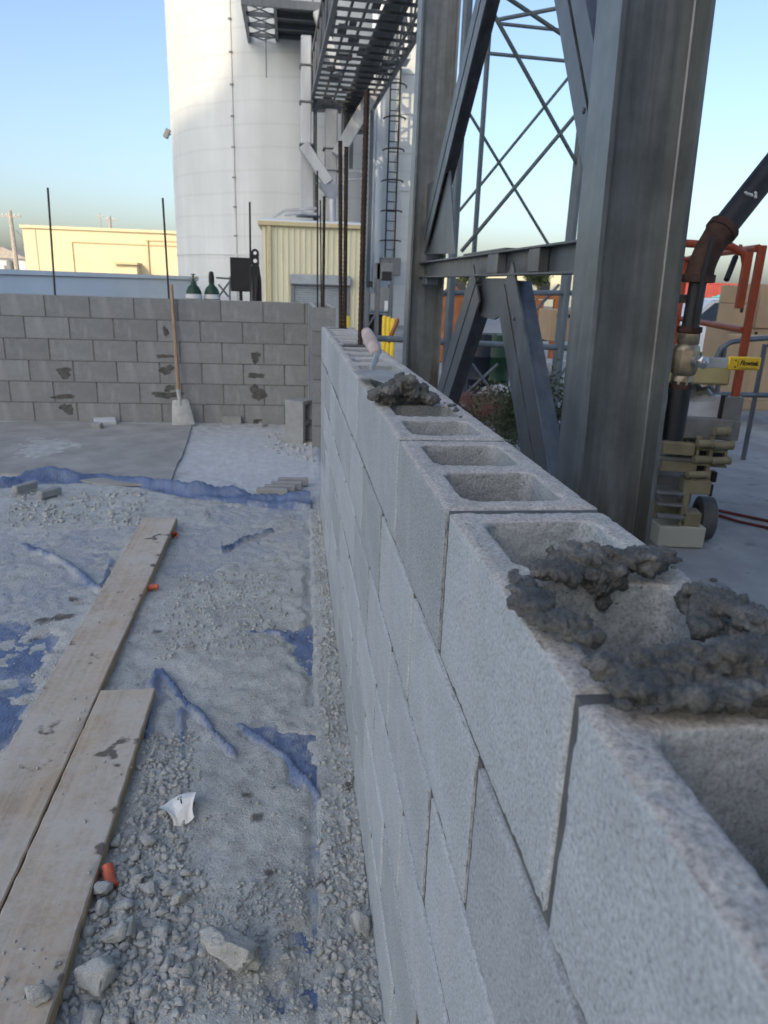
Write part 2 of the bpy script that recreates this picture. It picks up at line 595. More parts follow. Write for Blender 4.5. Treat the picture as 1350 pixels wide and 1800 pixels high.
M['car_white'] = simple('white_car_paint', (.66, .67, .67), .3, var=.05)
M['car_blue'] = simple('blue_car_paint', (.06, .3, .5), .3, var=.1)
M['glass'] = simple('dark_glass', (.02, .025, .03), .1, var=.05, spec=.6)
M['hose'] = simple('red_hose', (.16, .035, .025), .7, var=.2)
M['grey_box'] = simple('grey_cabinet', (.16, .17, .175), .6, var=.15)
M['pole'] = simple('grey_wooden_pole', (.35, .32, .29), .9, var=.2)
M['blue_cloth'] = simple('blue_sheet', (.1, .25, .5), .8, var=.3, scale=3)
M['mill'] = simple('mill_concrete', (.32, .31, .29), .9, var=.1, scale=.5)
M['leaf'] = simple('dusty_leaf', (.075, .11, .055), .7, var=.5, scale=9)
M['leaf_dry'] = simple('dry_leaf', (.14, .13, .085), .8, var=.5, scale=9)
M['tree_leaf'] = simple('tree_leaf', (.07, .1, .04), .7, var=.5, scale=2)
M['bark'] = simple('bark', (.12, .095, .07), .9, var=.3, scale=12)
M['drum'] = simple('blue_drum', (.006, .01, .02), .5, var=.2)
M['pink'] = simple('pink_bag', (.45, .14, .14), .7, var=.2)
M['red_rag'] = simple('red_plastic', (.16, .05, .045), .7, var=.25)
M['white_bin'] = simple('pale_plastic_bin', (.5, .52, .54), .5, var=.1)

# ================================================================== GROUND (dirt yard inside the walls, slab outside, one sheet to the horizon)
BL, CH, BW = .4064, .2032, .194                # block module, course height, wall thickness
WALL_TOP = 6 * CH
FAR_Y, FAR_Z = 6.55, .05                        # front face of the far wall and the level it stands on


def pz(pts, z=.015):
    return np.array([onZ(a, b, z)[:2] for a, b in pts])


def sdpoly(x, y, P):
    """signed distance to polygon P (negative inside)"""
    d = np.full(x.shape, 1e9); ins = np.zeros(x.shape, bool)
    n = len(P)
    for i in range(n):
        ax, ay = P[i]; bx, by = P[(i + 1) % n]
        ex, ey = bx - ax, by - ay
        t = np.clip(((x - ax) * ex + (y - ay) * ey) / (ex * ex + ey * ey + 1e-12), 0, 1)
        d = np.minimum(d, np.hypot(x - ax - t * ex, y - ay - t * ey))
        c = ((ay > y) != (by > y)) & (x < (bx - ax) * (y - ay) / (by - ay + 1e-12) + ax)
        ins ^= c
    return np.where(ins, -d, d)


def sdline(x, y, P):
    d = np.full(x.shape, 1e9)
    for i in range(len(P) - 1):
        ax, ay = P[i]; bx, by = P[i + 1]
        ex, ey = bx - ax, by - ay
        t = np.clip(((x - ax) * ex + (y - ay) * ey) / (ex * ex + ey * ey + 1e-12), 0, 1)
        d = np.minimum(d, np.hypot(x - ax - t * ex, y - ay - t * ey))
    return d


BARE = [pz(p) for p in [
    [(-60, 1070), (60, 1095), (100, 1120), (60, 1190), (30, 1290), (-60, 1400)],
    [(120, 925), (235, 925), (205, 965), (130, 960)],
    [(0, 945), (90, 985), (150, 1010), (185, 1040), (165, 1040), (90, 1000), (0, 975)],
    [(320, 925), (470, 925), (440, 975), (360, 1015), (290, 1015)],
    [(350, 888), (545, 878), (546, 930), (500, 905), (380, 912)],
    [(536, 930), (550, 930), (553, 990), (538, 985)],
    [(490, 1105), (556, 1098), (558, 1200), (525, 1185), (520, 1130)],
    [(425, 1270), (560, 1290), (563, 1405), (500, 1335)],
    [(530, 1640), (566, 1630), (566, 1830), (526, 1830)],
    [(478, 1730), (520, 1790), (520, 1830), (478, 1830)],
    [(140, 1775), (165, 1780), (160, 1830), (130, 1830)],
    [(268, 1180), (285, 1180), (262, 1300), (250, 1300)],
]]
THIN = [pz([(-60, 930), (235, 930), (180, 1050), (60, 1100), (-60, 1090)]), pz([(300, 915), (545, 895), (545, 1000), (290, 1025)]), pz([(275, 1170), (340, 1170), (420, 1330), (250, 1330)])]
CLEAN = [pz([(-60, 1070), (60, 1095), (90, 1120), (40, 1250), (-60, 1400)]), pz([(490, 1105), (556, 1098), (558, 1200), (525, 1185)]),
         pz([(425, 1270), (560, 1290), (563, 1405), (500, 1335)]), pz([(530, 1640), (566, 1630), (566, 1830), (526, 1830)]),
         pz([(478, 1730), (520, 1790), (520, 1830), (478, 1830)])]
FOLDS = [pz(p) for p in [
    [(40, 955), (120, 990), (178, 1040)], [(178, 1040), (195, 985)], [(390, 968), (430, 950), (478, 933)],
    [(285, 1182), (340, 1245), (408, 1325)], [(318, 1250), (322, 1335)], [(275, 1180), (258, 1300)], [(420, 1275), (500, 1330), (560, 1400)],
    [(510, 1120), (470, 1110), (440, 1112)]]]
EDGE = np.array([onZ(a, b, .012)[:2] for a, b in [(545, 868), (548, 1000), (555, 1200), (562, 1400), (563, 1600), (564, 1795)]])[::-1]


def tarp_edge(y):
    return np.interp(y, np.r_[-.6, EDGE[:, 1]], np.r_[EDGE[0, 0] - .02, EDGE[:, 0]])


ROLL = pz([(-160, 872), (0, 856), (90, 845), (180, 843), (250, 851), (330, 866), (400, 874), (460, 880), (545, 884)])


def roll_y(x):
    return np.interp(x, ROLL[:, 0], ROLL[:, 1])


def base_h(x, y):
    yard = 1 - sstep(.02, .2, x)
    return yard * (FAR_Z * sstep(3.8, 5.8, y) + .006 * fbm(x * 1.3, y * 1.3, seed=3, octv=3)) + (1 - yard) * (.004 * fbm(x * .8, y * .8, seed=9, octv=2)) * sstep(60, 10, np.abs(x) + np.abs(y))


def tarp_zone(x, y):
    return sstep(0, .012, tarp_edge(y) - x) * sstep(0, .05, roll_y(x) - y)


def bare_amt(x, y):
    e = np.zeros_like(x)
    wob = .02 + .05 * fbm(x * 11, y * 11, seed=21, octv=4)
    for P in BARE:
        e = np.maximum(e, 1 - sstep(-.02, .02, sdpoly(x, y, P) + wob))
    strip = (1 - sstep(.0, .05, tarp_edge(y) - x + .02 * fbm(x * 4, y * 7, seed=5, octv=3))) * sstep(-.05, .2, fbm(x * 0 + 3, y * 2.2, seed=77, octv=2))
    return np.maximum(e, .8 * strip) * tarp_zone(x, y)


def ground_h(x, y):
    x = np.asarray(x, float); y = np.asarray(y, float)
    near = (x > -3.8) & (x < .25) & (y > -1) & (y < 6.8)
    z = base_h(x, y)
    t = np.zeros_like(z)
    xx, yy = x[near], y[near]
    tz = tarp_zone(xx, yy)
    d = .016 + .0045 * fbm(xx * 4, yy * 4, seed=31, octv=3) + .0042 * fbm(xx * 24, yy * 24, seed=41, octv=3) + .004 * np.clip(fbm(xx * 45, yy * 45, seed=43, octv=2) - .2, 0, 1)
    d = d - .045 * bare_amt(xx, yy) - .04 * (1 - sstep(.05, .13, np.abs(yy - roll_y(xx))))
    for P in THIN:
        d = d - .0135 * (1 - sstep(-.1, .1, sdpoly(xx, yy, P) + .08 * fbm(xx * 5, yy * 5, seed=25, octv=2))) * tz
    far = sstep(4.2, 4.7, yy) * (1 - .35 * tz)
    d = d * (1 - .55 * far)
    wall_lip = sstep(-.06, -.01, xx)
    d = np.maximum(d, wall_lip * .012)
    t[near] = d * (1 - sstep(.02, .12, xx))
    return z + t


def lines(*segs):
    out = []
    for a, b, st in segs:
        out.extend(np.arange(a, b - st * .5, st))
    return np.array(out)


far_out = [20 * 1.6 ** k for k in range(10)]
gx = np.r_[[-q for q in far_out[::-1]], lines((-18, -3.6, 1.2), (-3.6, -2.2, .03), (-2.2, -1.1, .018), (-1.1, .05, .011), (.05, .3, .05), (.3, 6, .3), (6, 20, 1.4)), far_out]
gy = np.r_[[-q for q in far_out[::-1]], lines((-18, -1, 1.2), (-1, .2, .06), (.2, 1.6, .011), (1.6, 3.0, .018), (3.0, 4.8, .026), (4.8, 6.7, .035), (6.7, 20, .8)), far_out]
GX, GY = np.meshgrid(gx, gy)
gxf, gyf = GX.ravel(), GY.ravel()
gz = ground_h(gxf, gyf)
nx_, ny_ = len(gx), len(gy)
ii = (np.arange(ny_ - 1)[:, None] * nx_ + np.arange(nx_ - 1)[None, :]).ravel()
me = np_mesh("ground", np.stack([gxf, gyf, gz], 1), np.stack([ii, ii + 1, ii + nx_ + 1, ii + nx_], 1))
PALE = pz([(330, 770), (430, 752), (575, 760), (575, 860), (300, 862)], .04)
pale = (1 - sstep(-.12, .12, sdpoly(gxf, gyf, PALE) + .12 * fbm(gxf * 5, gyf * 5, seed=51, octv=3))) * (gxf < .1)
pale = np.maximum(pale, .45 * sstep(.1, .5, fbm(gxf * 1.7, gyf * 1.7, seed=61, octv=3)) * (gyf > 4.3) * (gyf < 6.6) * (gxf < 0) * (gxf > -3.6))
damp = np.zeros_like(gxf)
for (a, b, w, h_) in [(95, 1085, 34, 9), (275, 1112, 12, 5), (455, 1436, 14, 10), (437, 1398, 11, 6), (565, 1552, 12, 9), (475, 1532, 10, 5), (528, 1440, 8, 7), (612, 1382, 8, 8), (480, 1385, 6, 4), (320, 1633, 9, 4), (120, 1050, 18, 5), (60, 1120, 12, 6)]:
    c = onZ(a, b, .02); ex = abs(onZ(a + w, b, .02)[0] - c[0]); ey = abs(onZ(a, b - h_, .02)[1] - c[1])
    q = ((gxf - c[0]) / ex) ** 2 + ((gyf - c[1]) / ey) ** 2
    damp = np.maximum(damp, (1 - sstep(.5, 1.2, q + .7 * fbm(gxf * 40, gyf * 40, seed=71, octv=2))) * .85)
fattr(me, 'pale', pale); fattr(me, 'damp', damp); fattr(me, 'slab', sstep(.02, .12, gxf))
me.shade_smooth()
tag(link("ground", me, M['ground']), kind='structure')

# ------------------------------------------------------------------ blue tarp half buried in the dirt
ns, nv = 190, 330
sv = np.linspace(0, 1, ns) ** 1.15 * 2.75
vv = np.linspace(0, 1, nv)
S, V = np.meshgrid(sv, vv)
Yt = -.35 + V * 4.2
Xt = tarp_edge(Yt) - S
yend = roll_y(Xt) + .11
Yt = -.35 + V * (yend + .35)
Xt = tarp_edge(Yt) - S
Zt = base_h(Xt, Yt) + .002 + .0045 * fbm(Xt * 7, Yt * 7, seed=81, octv=4) + .007 * (.45 - np.abs(fbm(Xt * 14 + Yt * 6, Yt * 9, seed=82, octv=3))) + .004 * (.4 - np.abs(fbm(Xt * 30 - Yt * 12, Yt * 22, seed=83, octv=2)))
for k, P in enumerate(FOLDS):
    d = sdline(Xt, Yt, P) + .006 * fbm(Xt * 12, Yt * 12, seed=90 + k, octv=2)
    Zt += (.034 if k in (0, 2, 3) else .026) * np.exp(-(d / .011) ** 2)
dr = Yt - roll_y(Xt)
hump = .85 + .3 * fbm(Xt * 2.6, Xt * 0 + 1, seed=96, octv=2)
Zt += .085 * hump * np.exp(-((dr - .035 * fbm(Xt * 3, Xt * 0, seed=98, octv=2)) / .045) ** 2) + .035 * np.exp(-((dr + .10 + .04 * fbm(Xt * 2, Xt * 0 + 5, seed=99, octv=2)) / .03) ** 2) * sstep(-.1, .4, fbm(Xt * 1.4, Xt * 0 + 9, seed=97, octv=2))
Zt += .03 * np.exp(-(dr / .15) ** 2) * (.4 - np.abs(fbm(Xt * 4 + Yt * 10, Yt * 26, seed=95, octv=3)))
Zt = np.where(V > .9995, np.minimum(Zt, base_h(Xt, Yt) - .01), Zt)
i0 = (np.arange(nv - 1)[:, None] * ns + np.arange(ns - 1)[None, :]).ravel()
me = np_mesh("blue_tarp", np.stack([Xt.ravel(), Yt.ravel(), Zt.ravel()], 1), np.stack([i0, i0 + ns, i0 + ns + 1, i0 + 1], 1))
cl = 1.5 * np.exp(-(dr / .13) ** 2)
for P in CLEAN:
    cl = np.maximum(cl, .75 * (1 - sstep(-.02, .05, sdpoly(Xt, Yt, P))))
for P in FOLDS:
    cl = np.maximum(cl, .85 * np.exp(-(sdline(Xt, Yt, P) / .016) ** 2))
fattr(me, 'clean', np.clip(cl, 0, 1.5).ravel())
me.shade_smooth()
tag(link("blue_tarp", me, M['tarp']), "torn blue tarp half buried under grey dirt inside the block walls", "tarp")

# ------------------------------------------------------------------ loose stones and clods
ICO = {}
for sub in (1, 2, 3, 4):
    bm = bmesh.new(); bmesh.ops.create_icosphere(bm, subdivisions=sub, radius=1)
    bm.verts.index_update()
    ICO[sub] = (np.array([v.co[:] for v in bm.verts]), np.array([[v.index for v in f.verts] for f in bm.faces])); bm.free()


def rock_shape(sub, seed, rough=.2):
    V, Fc = ICO[sub]
    r = 1 + rough * fbm(V[:, 0] * 1.4 + seed * 7.1, V[:, 1] * 1.4, V[:, 2] * 1.4, seed=seed, octv=3)
    W = V * r[:, None]
    rs = np.random.default_rng(seed)
    for _ in range(9 if sub > 1 else 4):            # flat broken sides
        n = rs.normal(size=3); n /= np.linalg.norm(n)
        dd = W @ n; lim = .42 + .38 * rs.random()
        W = W - np.outer(np.maximum(dd - lim, 0), n)
    return W / np.abs(W).max()


def rand_rot(n, rs):
    q = rs.normal(size=(n, 4)); q /= np.linalg.norm(q, axis=1)[:, None]
    w, x, y, z = q.T
    return np.stack([np.stack([1 - 2 * (y * y + z * z), 2 * (x * y - z * w), 2 * (x * z + y * w)], -1),
                     np.stack([2 * (x * y + z * w), 1 - 2 * (x * x + z * z), 2 * (y * z - x * w)], -1),
                     np.stack([2 * (x * z - y * w), 2 * (y * z + x * w), 1 - 2 * (x * x + y * y)], -1)], 1)


def scatter(P, n, lo, hi, rs, power=2.2):
    P = np.asarray(P); mn, mx = P.min(0), P.max(0)
    q = rs.random((n * 6, 2)) * (mx - mn) + mn
    q = q[sdpoly(q[:, 0], q[:, 1], P) < 0][:n]
    s_ = lo + (hi - lo) * rs.random(len(q)) ** power
    q = q + rs.normal(size=q.shape) * .03 * rs.random((len(q), 1)) ** .5
    q[:, 0] = np.minimum(q[:, 0], -.006)
    return q, s_


rs = np.random.default_rng(5)
PIX = [([(255, 1290), (335, 1290), (330, 1480), (345, 1560), (300, 1620), (330, 1795), (115, 1795), (165, 1600), (235, 1400)], 1900, .003, .016),
       ([(150, 1540), (340, 1530), (340, 1795), (110, 1795)], 480, .006, .022),
       ([(556, 900), (572, 900), (612, 1300), (650, 1600), (672, 1800), (575, 1800), (572, 1400)], 1900, .003, .014),
       ([(572, 1450), (652, 1500), (672, 1800), (575, 1800)], 260, .005, .018),
       ([(320, 1000), (500, 1010), (500, 1130), (270, 1160)], 1100, .003, .014),
       ([(0, 900), (560, 880), (562, 1790), (0, 1790)], 2600, .002, .009),
       ([(330, 1600), (560, 1500), (562, 1790), (330, 1790)], 1300, .002, .010),
       ([(0, 1700), (90, 1690), (100, 1795), (0, 1795)], 160, .004, .013),
       ([(470, 770), (560, 765), (562, 820), (470, 800)], 260, .006, .028),
       ([(20, 870), (260, 870), (240, 925), (20, 925)], 420, .005, .024)]
VS, FS, off = [], [], 0
shapes = {1: [rock_shape(1, 200 + k) for k in range(6)], 2: [rock_shape(2, 300 + k) for k in range(8)]}
for poly, n, lo, hi in PIX:
    q, s_ = scatter(pz(poly), n, lo, hi, rs)
    z = ground_h(q[:, 0], q[:, 1])
    onpl = (q[:, 0] > -1.09) & (q[:, 0] < -.87) | ((q[:, 0] > -.865) & (q[:, 0] < -.66) & (q[:, 1] < 1.53))
    z = np.where(onpl, .0615, z)
    keep = ~onpl | (rs.random(len(q)) < .25)
    R3 = rand_rot(len(q), rs)
    for k in range(len(q)):
        if not keep[k]: continue
        if onpl[k] and s_[k] > .008: continue
        sub = 2 if s_[k] > .0075 else 1
        W = shapes[sub][rs.integers(len(shapes[sub]))] * (s_[k] * np.array([1.0, .6 + .5 * rs.random(), .5 + .4 * rs.random()]))
        W = W @ R3[k].T + np.array([q[k, 0], q[k, 1], z[k] + s_[k] * .12])
        VS.append(W); FS.append(ICO[sub][1] + off); off += len(W)
me = np_mesh("loose_stones", np.concatenate(VS), np.concatenate(FS))
tag(link("loose_stones", me, M['stone']), "loose grey gravel and crumbled dirt strewn over the yard floor", "gravel", kind='stuff')


def clod(px, py, sx, sy, sz, seed, label, group=None, rz=0.0, sub=3, rough=.25, zz=None):
    c = onZ(px, py, .03)
    z = float(ground_h(np.array([c[0]]), np.array([c[1]]))[0]) if zz is None else zz
    W = rock_shape(sub, seed, rough)
    if sub >= 3:
        W = W * (1 + .16 * fbm(W[:, 0] * 3, W[:, 1] * 3, W[:, 2] * 3, seed=seed + 3, octv=5, gain=.68))[:, None]
    W = W * np.array([sx, sy, sz])
    ca, sa = math.cos(rz), math.sin(rz)
    W = W @ np.array([[ca, sa, 0], [-sa, ca, 0], [0, 0, 1]])
    W[:, 2] -= W[:, 2].min() + sz * .18
    o = link("dirt_clod", np_mesh("dirt_clod", W, ICO[sub][1]), M['stone'], None, (c[0], c[1], z))
    tag(o, label, "dirt clod", group)
    return o


clod(402, 1690, .078, .056, .052, 704, "biggest pale grey crumbly dirt clod lying on the open dirt", rz=-.35, rough=.45, sub=4)
clod(633, 1630, .026, .036, .034, 702, "rounded grey clod leaning against the foot of the near block wall")
clod(500, 1678, .018, .009, .006, 707, "small flat grey chip beside the biggest clod")
for k, (a, b, r) in enumerate([(202, 1648, .034), (228, 1635, .03), (172, 1722, .046), (300, 1560, .024), (265, 1563, .022), (312, 1583, .022), (160, 1775, .03),
                               (218, 1595, .026), (182, 1572, .03), (185, 1700, .024), (282, 1600, .02), (180, 1600, .026), (242, 1545, .022), (205, 1475, .022), (260, 1478, .024), (240, 1503, .02)]):
    clod(a, b, r * 1.05, r * .85, r * .75, 710 + k, "broken grey dirt clod in the heap along the short plank", "clods along the short plank", rz=k * 1.3, sub=3)
clod(70, 1778, .028, .022, .018, 740, "grey dirt clod lying on top of the short plank", zz=.061, sub=3)

# ================================================================== BLOCK WALLS
def evaluated(mb, voxel):
    me0 = mb.mesh("tmp")
    o = bpy.data.objects.new("tmp", me0); COL.objects.link(o)
    md = o.modifiers.new("r", 'REMESH'); md.mode = 'VOXEL'; md.voxel_size = voxel
    dg = bpy.context.evaluated_depsgraph_get()
    me = bpy.data.meshes.new_from_object(o.evaluated_get(dg))
    bpy.data.objects.remove(o); bpy.data.meshes.remove(me0)
    n = len(me.vertices)
    co = np.empty(n * 3, np.float32); me.vertices.foreach_get("co", co)
    no = np.empty(n * 3, np.float32); me.vertex_normals.foreach_get("vector", no)
    return me, co.reshape(-1, 3).astype(float), no.reshape(-1, 3).astype(float)


B_L, B_H = .3938, .1928


def block_solid():
    """hollow block, long axis y, cores along z, origin at its base corner centre"""
    m = MB(); s, w, mid = .031, .034, .043
    h = B_H
    m.box((0, 0, 0), (s, B_L, h)); m.box((BW - s, 0, 0), (BW, B_L, h))
    for a, b in ((0, w), (B_L / 2 - mid / 2, B_L / 2 + mid / 2), (B_L - w, B_L)):
        m.box((.002, a + (.0005 if a == 0 else 0), .0005), (BW - .002, b, h - .0005))
    f = .013
    for a, b in ((w, B_L / 2 - mid / 2), (B_L / 2 + mid / 2, B_L - w)):
        for x0, sx in ((s, 1), (BW - s, -1)):
            for y0, sy in ((a, 1), (b, -1)):
                e = .003
                m.poly([(x0 - sx * e, y0 - sy * e, 0), (x0 + sx * f, y0 - sy * e, 0), (x0 + sx * f, y0, 0), (x0, y0 + sy * f, 0), (x0 - sx * e, y0 + sy * f, 0)], (0, 0, 1), h)
    return m


def rough_block(voxel, seed, amp=1.0):
    me, co, no = evaluated(block_solid(), voxel)
    x, y, z = co.T
    ds = np.sort(np.stack([np.minimum(x, BW - x), np.minimum(y, B_L - y), np.minimum(z, B_H - z)], 1), axis=1)
    edge = np.clip(1 - ds[:, 1] / .008, 0, 1)
    n1 = fbm(x * 60 + seed * 3, y * 60, z * 60, seed=seed, octv=3)
    n2 = fbm(x * 150 + seed * 5, y * 150, z * 150, seed=seed + 40, octv=2)
    dsp = -edge * (.0014 + .0045 * np.clip(n1 - .15, 0, 1)) + .0003 * n2
    top = (no[:, 2] > .5)
    dsp += top * (.0004 * n1 + .0006 * n2 - .0014 * np.clip(fbm(x * 25, y * 25, z * 25, seed=seed + 60, octv=2) - .25, 0, 1))
    inside = (np.abs(no[:, 2]) < .5) & (np.minimum(x, BW - x) > .01) & (np.minimum(y, B_L - y) > .01)
    dsp += inside * (.0005 * n1 + .0008 * n2)
    co = co + no * (dsp * amp)[:, None] - np.array([BW / 2, B_L / 2, 0])
    me.vertices.foreach_set("co", co.astype(np.float32).ravel())
    me.shade_smooth(); me.update()
    me.name = "concrete_block"
    me.materials.clear()
    return me


def plain_block(length=B_L, bev=.0):
    m = MB(); s, w, mid = .036, .03, .034
    ys = [0, w, length / 2 - mid / 2, length / 2 + mid / 2, length - w, length]; xs = [0, s, BW - s, BW]
    holes = [(1, 1), (3, 1)]
    if length < .3:
        ys = [0, w, length - w, length]; holes = [(1, 1)]
    ny2 = len(ys); vs = [(x - BW / 2, y - length / 2, z) for z in (0, B_H) for y in ys for x in xs]
    I = lambda k, j, i: k * ny2 * 4 + j * 4 + i
    fs = []
    for j in range(ny2 - 1):
        for i in range(3):
            if (j, i) in holes: continue
            fs.append((I(0, j, i), I(0, j + 1, i), I(0, j + 1, i + 1), I(0, j, i + 1)))
            fs.append((I(1, j, i), I(1, j, i + 1), I(1, j + 1, i + 1), I(1, j + 1, i)))
        fs.append((I(0, j, 0), I(1, j, 0), I(1, j + 1, 0), I(0, j + 1, 0))); fs.append((I(0, j, 3), I(0, j + 1, 3), I(1, j + 1, 3), I(1, j, 3)))
    for i in range(3):
        fs.append((I(0, 0, i), I(0, 0, i + 1), I(1, 0, i + 1), I(1, 0, i))); fs.append((I(0, ny2 - 1, i), I(1, ny2 - 1, i), I(1, ny2 - 1, i + 1), I(0, ny2 - 1, i + 1)))
    for j, i in holes:
        fs += [(I(0, j, i), I(1, j, i), I(1, j + 1, i), I(0, j + 1, i))[::-1], (I(0, j, i + 1), I(0, j + 1, i + 1), I(1, j + 1, i + 1), I(1, j, i + 1))[::-1],
               (I(0, j, i), I(0, j, i + 1), I(1, j, i + 1), I(1, j, i))[::-1], (I(0, j + 1, i), I(1, j + 1, i), I(1, j + 1, i + 1), I(0, j + 1, i + 1))[::-1]]
    m.add(vs, fs)
    return m.mesh("concrete_block")


fine = [rough_block(.0034, 1), rough_block(.0034, 2), rough_block(.0034, 3)]
mid_ = [rough_block(.0075, 4, .8), rough_block(.0075, 5, .8)]
for q in fine + mid_: q.materials.append(M['block'])
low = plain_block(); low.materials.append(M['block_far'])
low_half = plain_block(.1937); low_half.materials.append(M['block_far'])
half_near = plain_block(.1937); half_near.materials.append(M['block'])

near_wall = thing("block_wall", "long unfinished grey block wall with open cores on top, beside the dirt floor", "block wall", (BW / 2, 1.2, 0))
jm = MB()
ox, oy, oz = OFF[near_wall.name]
pr = np.random.default_rng(3)
for c in range(6):
    z0 = c * CH
    odd = (5 - c) % 2
    y = (-3 if not odd else -2.5) * BL
    k = 0
    while y < 9 * BL - .01:
        ln = min(BL, 9 * BL - y)
        yc = y + ln / 2
        if ln < BL * .9:
            o = link("concrete_block", half_near, None, near_wall, (BW / 2 - ox, yc - oy, z0 - oz))
        else:
            me = (fine if (c >= 4 and y < 1.6) or y < .9 and c >= 2 else mid_)
            me = me[(k * 2 + c) % len(me)]
            o = link("concrete_block", me, None, near_wall, (BW / 2 - ox + pr.normal() * .0006, yc - oy, z0 - oz + pr.normal() * .0004))
            if (k + c) % 2: o.rotation_euler = (0, 0, math.pi)
        # mortar in the head joint at the start of this block
        rec = .004
        top = z0 + B_H - (.004 if c == 5 else 0)
        jm.box((rec, y - .0075, z0), (BW - rec, y + .0075, top))
        y += ln; k += 1
    # mortar bed under this course: bead along each face
    if c > 0:
        zc = z0 - (CH - B_H) / 2
        n = 180; ysb = np.linspace(-3 * BL, 9 * BL, n)
        for side in (0, 1):
            wob = .0006 * fbm(ysb * 18, ysb * 0 + c * 3 + side, seed=8, octv=3)
            prof = [(.009, .006), (.0048, .0040), (.0032, .0002), (.0048, -.0040), (.009, -.006), (.036, -.006), (.036, .006)]
            vs = []
            for t, w in zip(ysb, wob):
                for a, b in prof:
                    xx = a + w if a < .03 else a
                    vs.append((xx if side == 0 else BW - xx, t, zc + b))
            m_ = len(prof)
            fs = [(i * m_ + j, i * m_ + (j + 1) % m_, (i + 1) * m_ + (j + 1) % m_, (i + 1) * m_ + j) for i in range(n - 1) for j in range(m_)]
            fs += [tuple(range(m_)), tuple(range((n - 1) * m_, n * m_))]
            jm.add(vs, fs)
part("mortar_joint", jm, M['joint'], near_wall)
# grouted cells round the upright bars
for (yy, nm) in ((2.4, 0), (3.52, 1)):
    g = MB(); g.box((.041, yy - .062, 1.0), (.153, yy + .062, WALL_TOP - .012), .004)
    part("grout_fill", g, M['smear'], near_wall)

# far wall (along x) and the short return wall that meets it
far_wall = thing("block_wall", "back block wall with damp mortar smears, shovel leaning on it", "block wall", (-2, FAR_Y + BW / 2, FAR_Z))
fo = OFF[far_wall.name]
jx = onY(157, 530, FAR_Y)[0]
jm = MB()
x_end = -.005
for c in range(6):
    z0 = FAR_Z + c * CH
    x = jx + BL * 9 + (BL / 2 if (5 - c) % 2 else 0)
    while x > x_end: x -= BL
    edges = [x_end]
    while x > -5.0:
        edges.append(x); x -= BL
    for a, b in zip(edges[:-1], edges[1:]):
        ln = a - b
        if ln < .03: continue
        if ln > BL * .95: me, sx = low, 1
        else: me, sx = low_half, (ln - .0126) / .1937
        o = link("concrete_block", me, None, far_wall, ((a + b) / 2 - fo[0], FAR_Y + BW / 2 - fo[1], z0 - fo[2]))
        o.rotation_euler = (0, 0, math.pi / 2 + (math.pi if pr.random() < .5 else 0)); o.scale = (1, sx, 1)
        jm.box((b - .0075, FAR_Y + .005, z0), (b + .0075, FAR_Y + BW - .005, z0 + B_H - .006))
    if c: jm.box((-5.0, FAR_Y + .004, z0 - .0112), (x_end - .004, FAR_Y + BW - .004, z0 + .0003))
part("mortar_joint", jm, M['joint_far'], far_wall)
gr = MB(); gr.box((-5, FAR_Y + .03, FAR_Z + 6 * CH - .03), (x_end - .004, FAR_Y + BW - .03, FAR_Z + 6 * CH - .014))
part("grout_fill", gr, M['joint_far'], far_wall)
# damp smears where grout leaked through the joints
srs = np.random.default_rng(21)
for (a, b, w, h_) in [(113, 654, 14, 9), (112, 697, 22, 4), (118, 718, 12, 9), (291, 582, 5, 9), (289, 626, 13, 4), (293, 650, 11, 9), (294, 694, 22, 7), (298, 682, 8, 7), (449, 627, 9, 9), (449, 660, 12, 6), (453, 690, 13, 14), (452, 740, 8, 4)]:
    n = 40; pts = []; ph = srs.random(4) * 6.28
    for i in range(n):
        t = 2 * math.pi * i / n
        r = 1 + .22 * math.sin(2 * t + ph[0]) + .16 * math.sin(3 * t + ph[1]) + .10 * math.sin(6 * t + ph[2]) + .06 * math.sin(11 * t + ph[3])
        if math.sin(t) < 0: r *= .75 + .3 * abs(math.cos(t))
        pts.append(onY(a + w * r * math.cos(t), b + h_ * r * math.sin(t), FAR_Y - .0005))
    m = MB(); m.poly([(p[0], FAR_Y + .0015, p[2]) for p in pts], (0, -1, 0), .004)
    part("mortar_smear", m, M['smear'], far_wall, smooth=False)

ret_wall = thing("block_wall", "short return block wall ending in a pier, joined to the back wall", "block wall", (BW / 2, 6.0, FAR_Z))
fo = OFF[ret_wall.name]
jm = MB(); RY0 = 5.46
for c in range(6):
    z0 = FAR_Z + c * CH
    y = RY0
    lens = [BL, BL, BL] if c % 2 else [BL / 2, BL, BL, BL / 2]
    for ln in lens:
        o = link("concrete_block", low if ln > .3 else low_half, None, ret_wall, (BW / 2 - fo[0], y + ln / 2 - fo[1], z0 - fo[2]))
        if y > RY0: jm.box((.005, y - .0075, z0), (BW - .005, y + .0075, z0 + B_H - .005))
        y += ln
    if c: jm.box((.004, RY0 + .009, z0 - .0112), (BW - .004, y - .008, z0 + .0003))
part("mortar_joint", jm, M['joint_far'], ret_wall)
g = MB(); g.box((.034, RY0 + .04, FAR_Z + 1.0), (BW - .034, RY0 + .16, FAR_Z + 6 * CH - .012)); part("grout_fill", g, M['smear'], ret_wall)


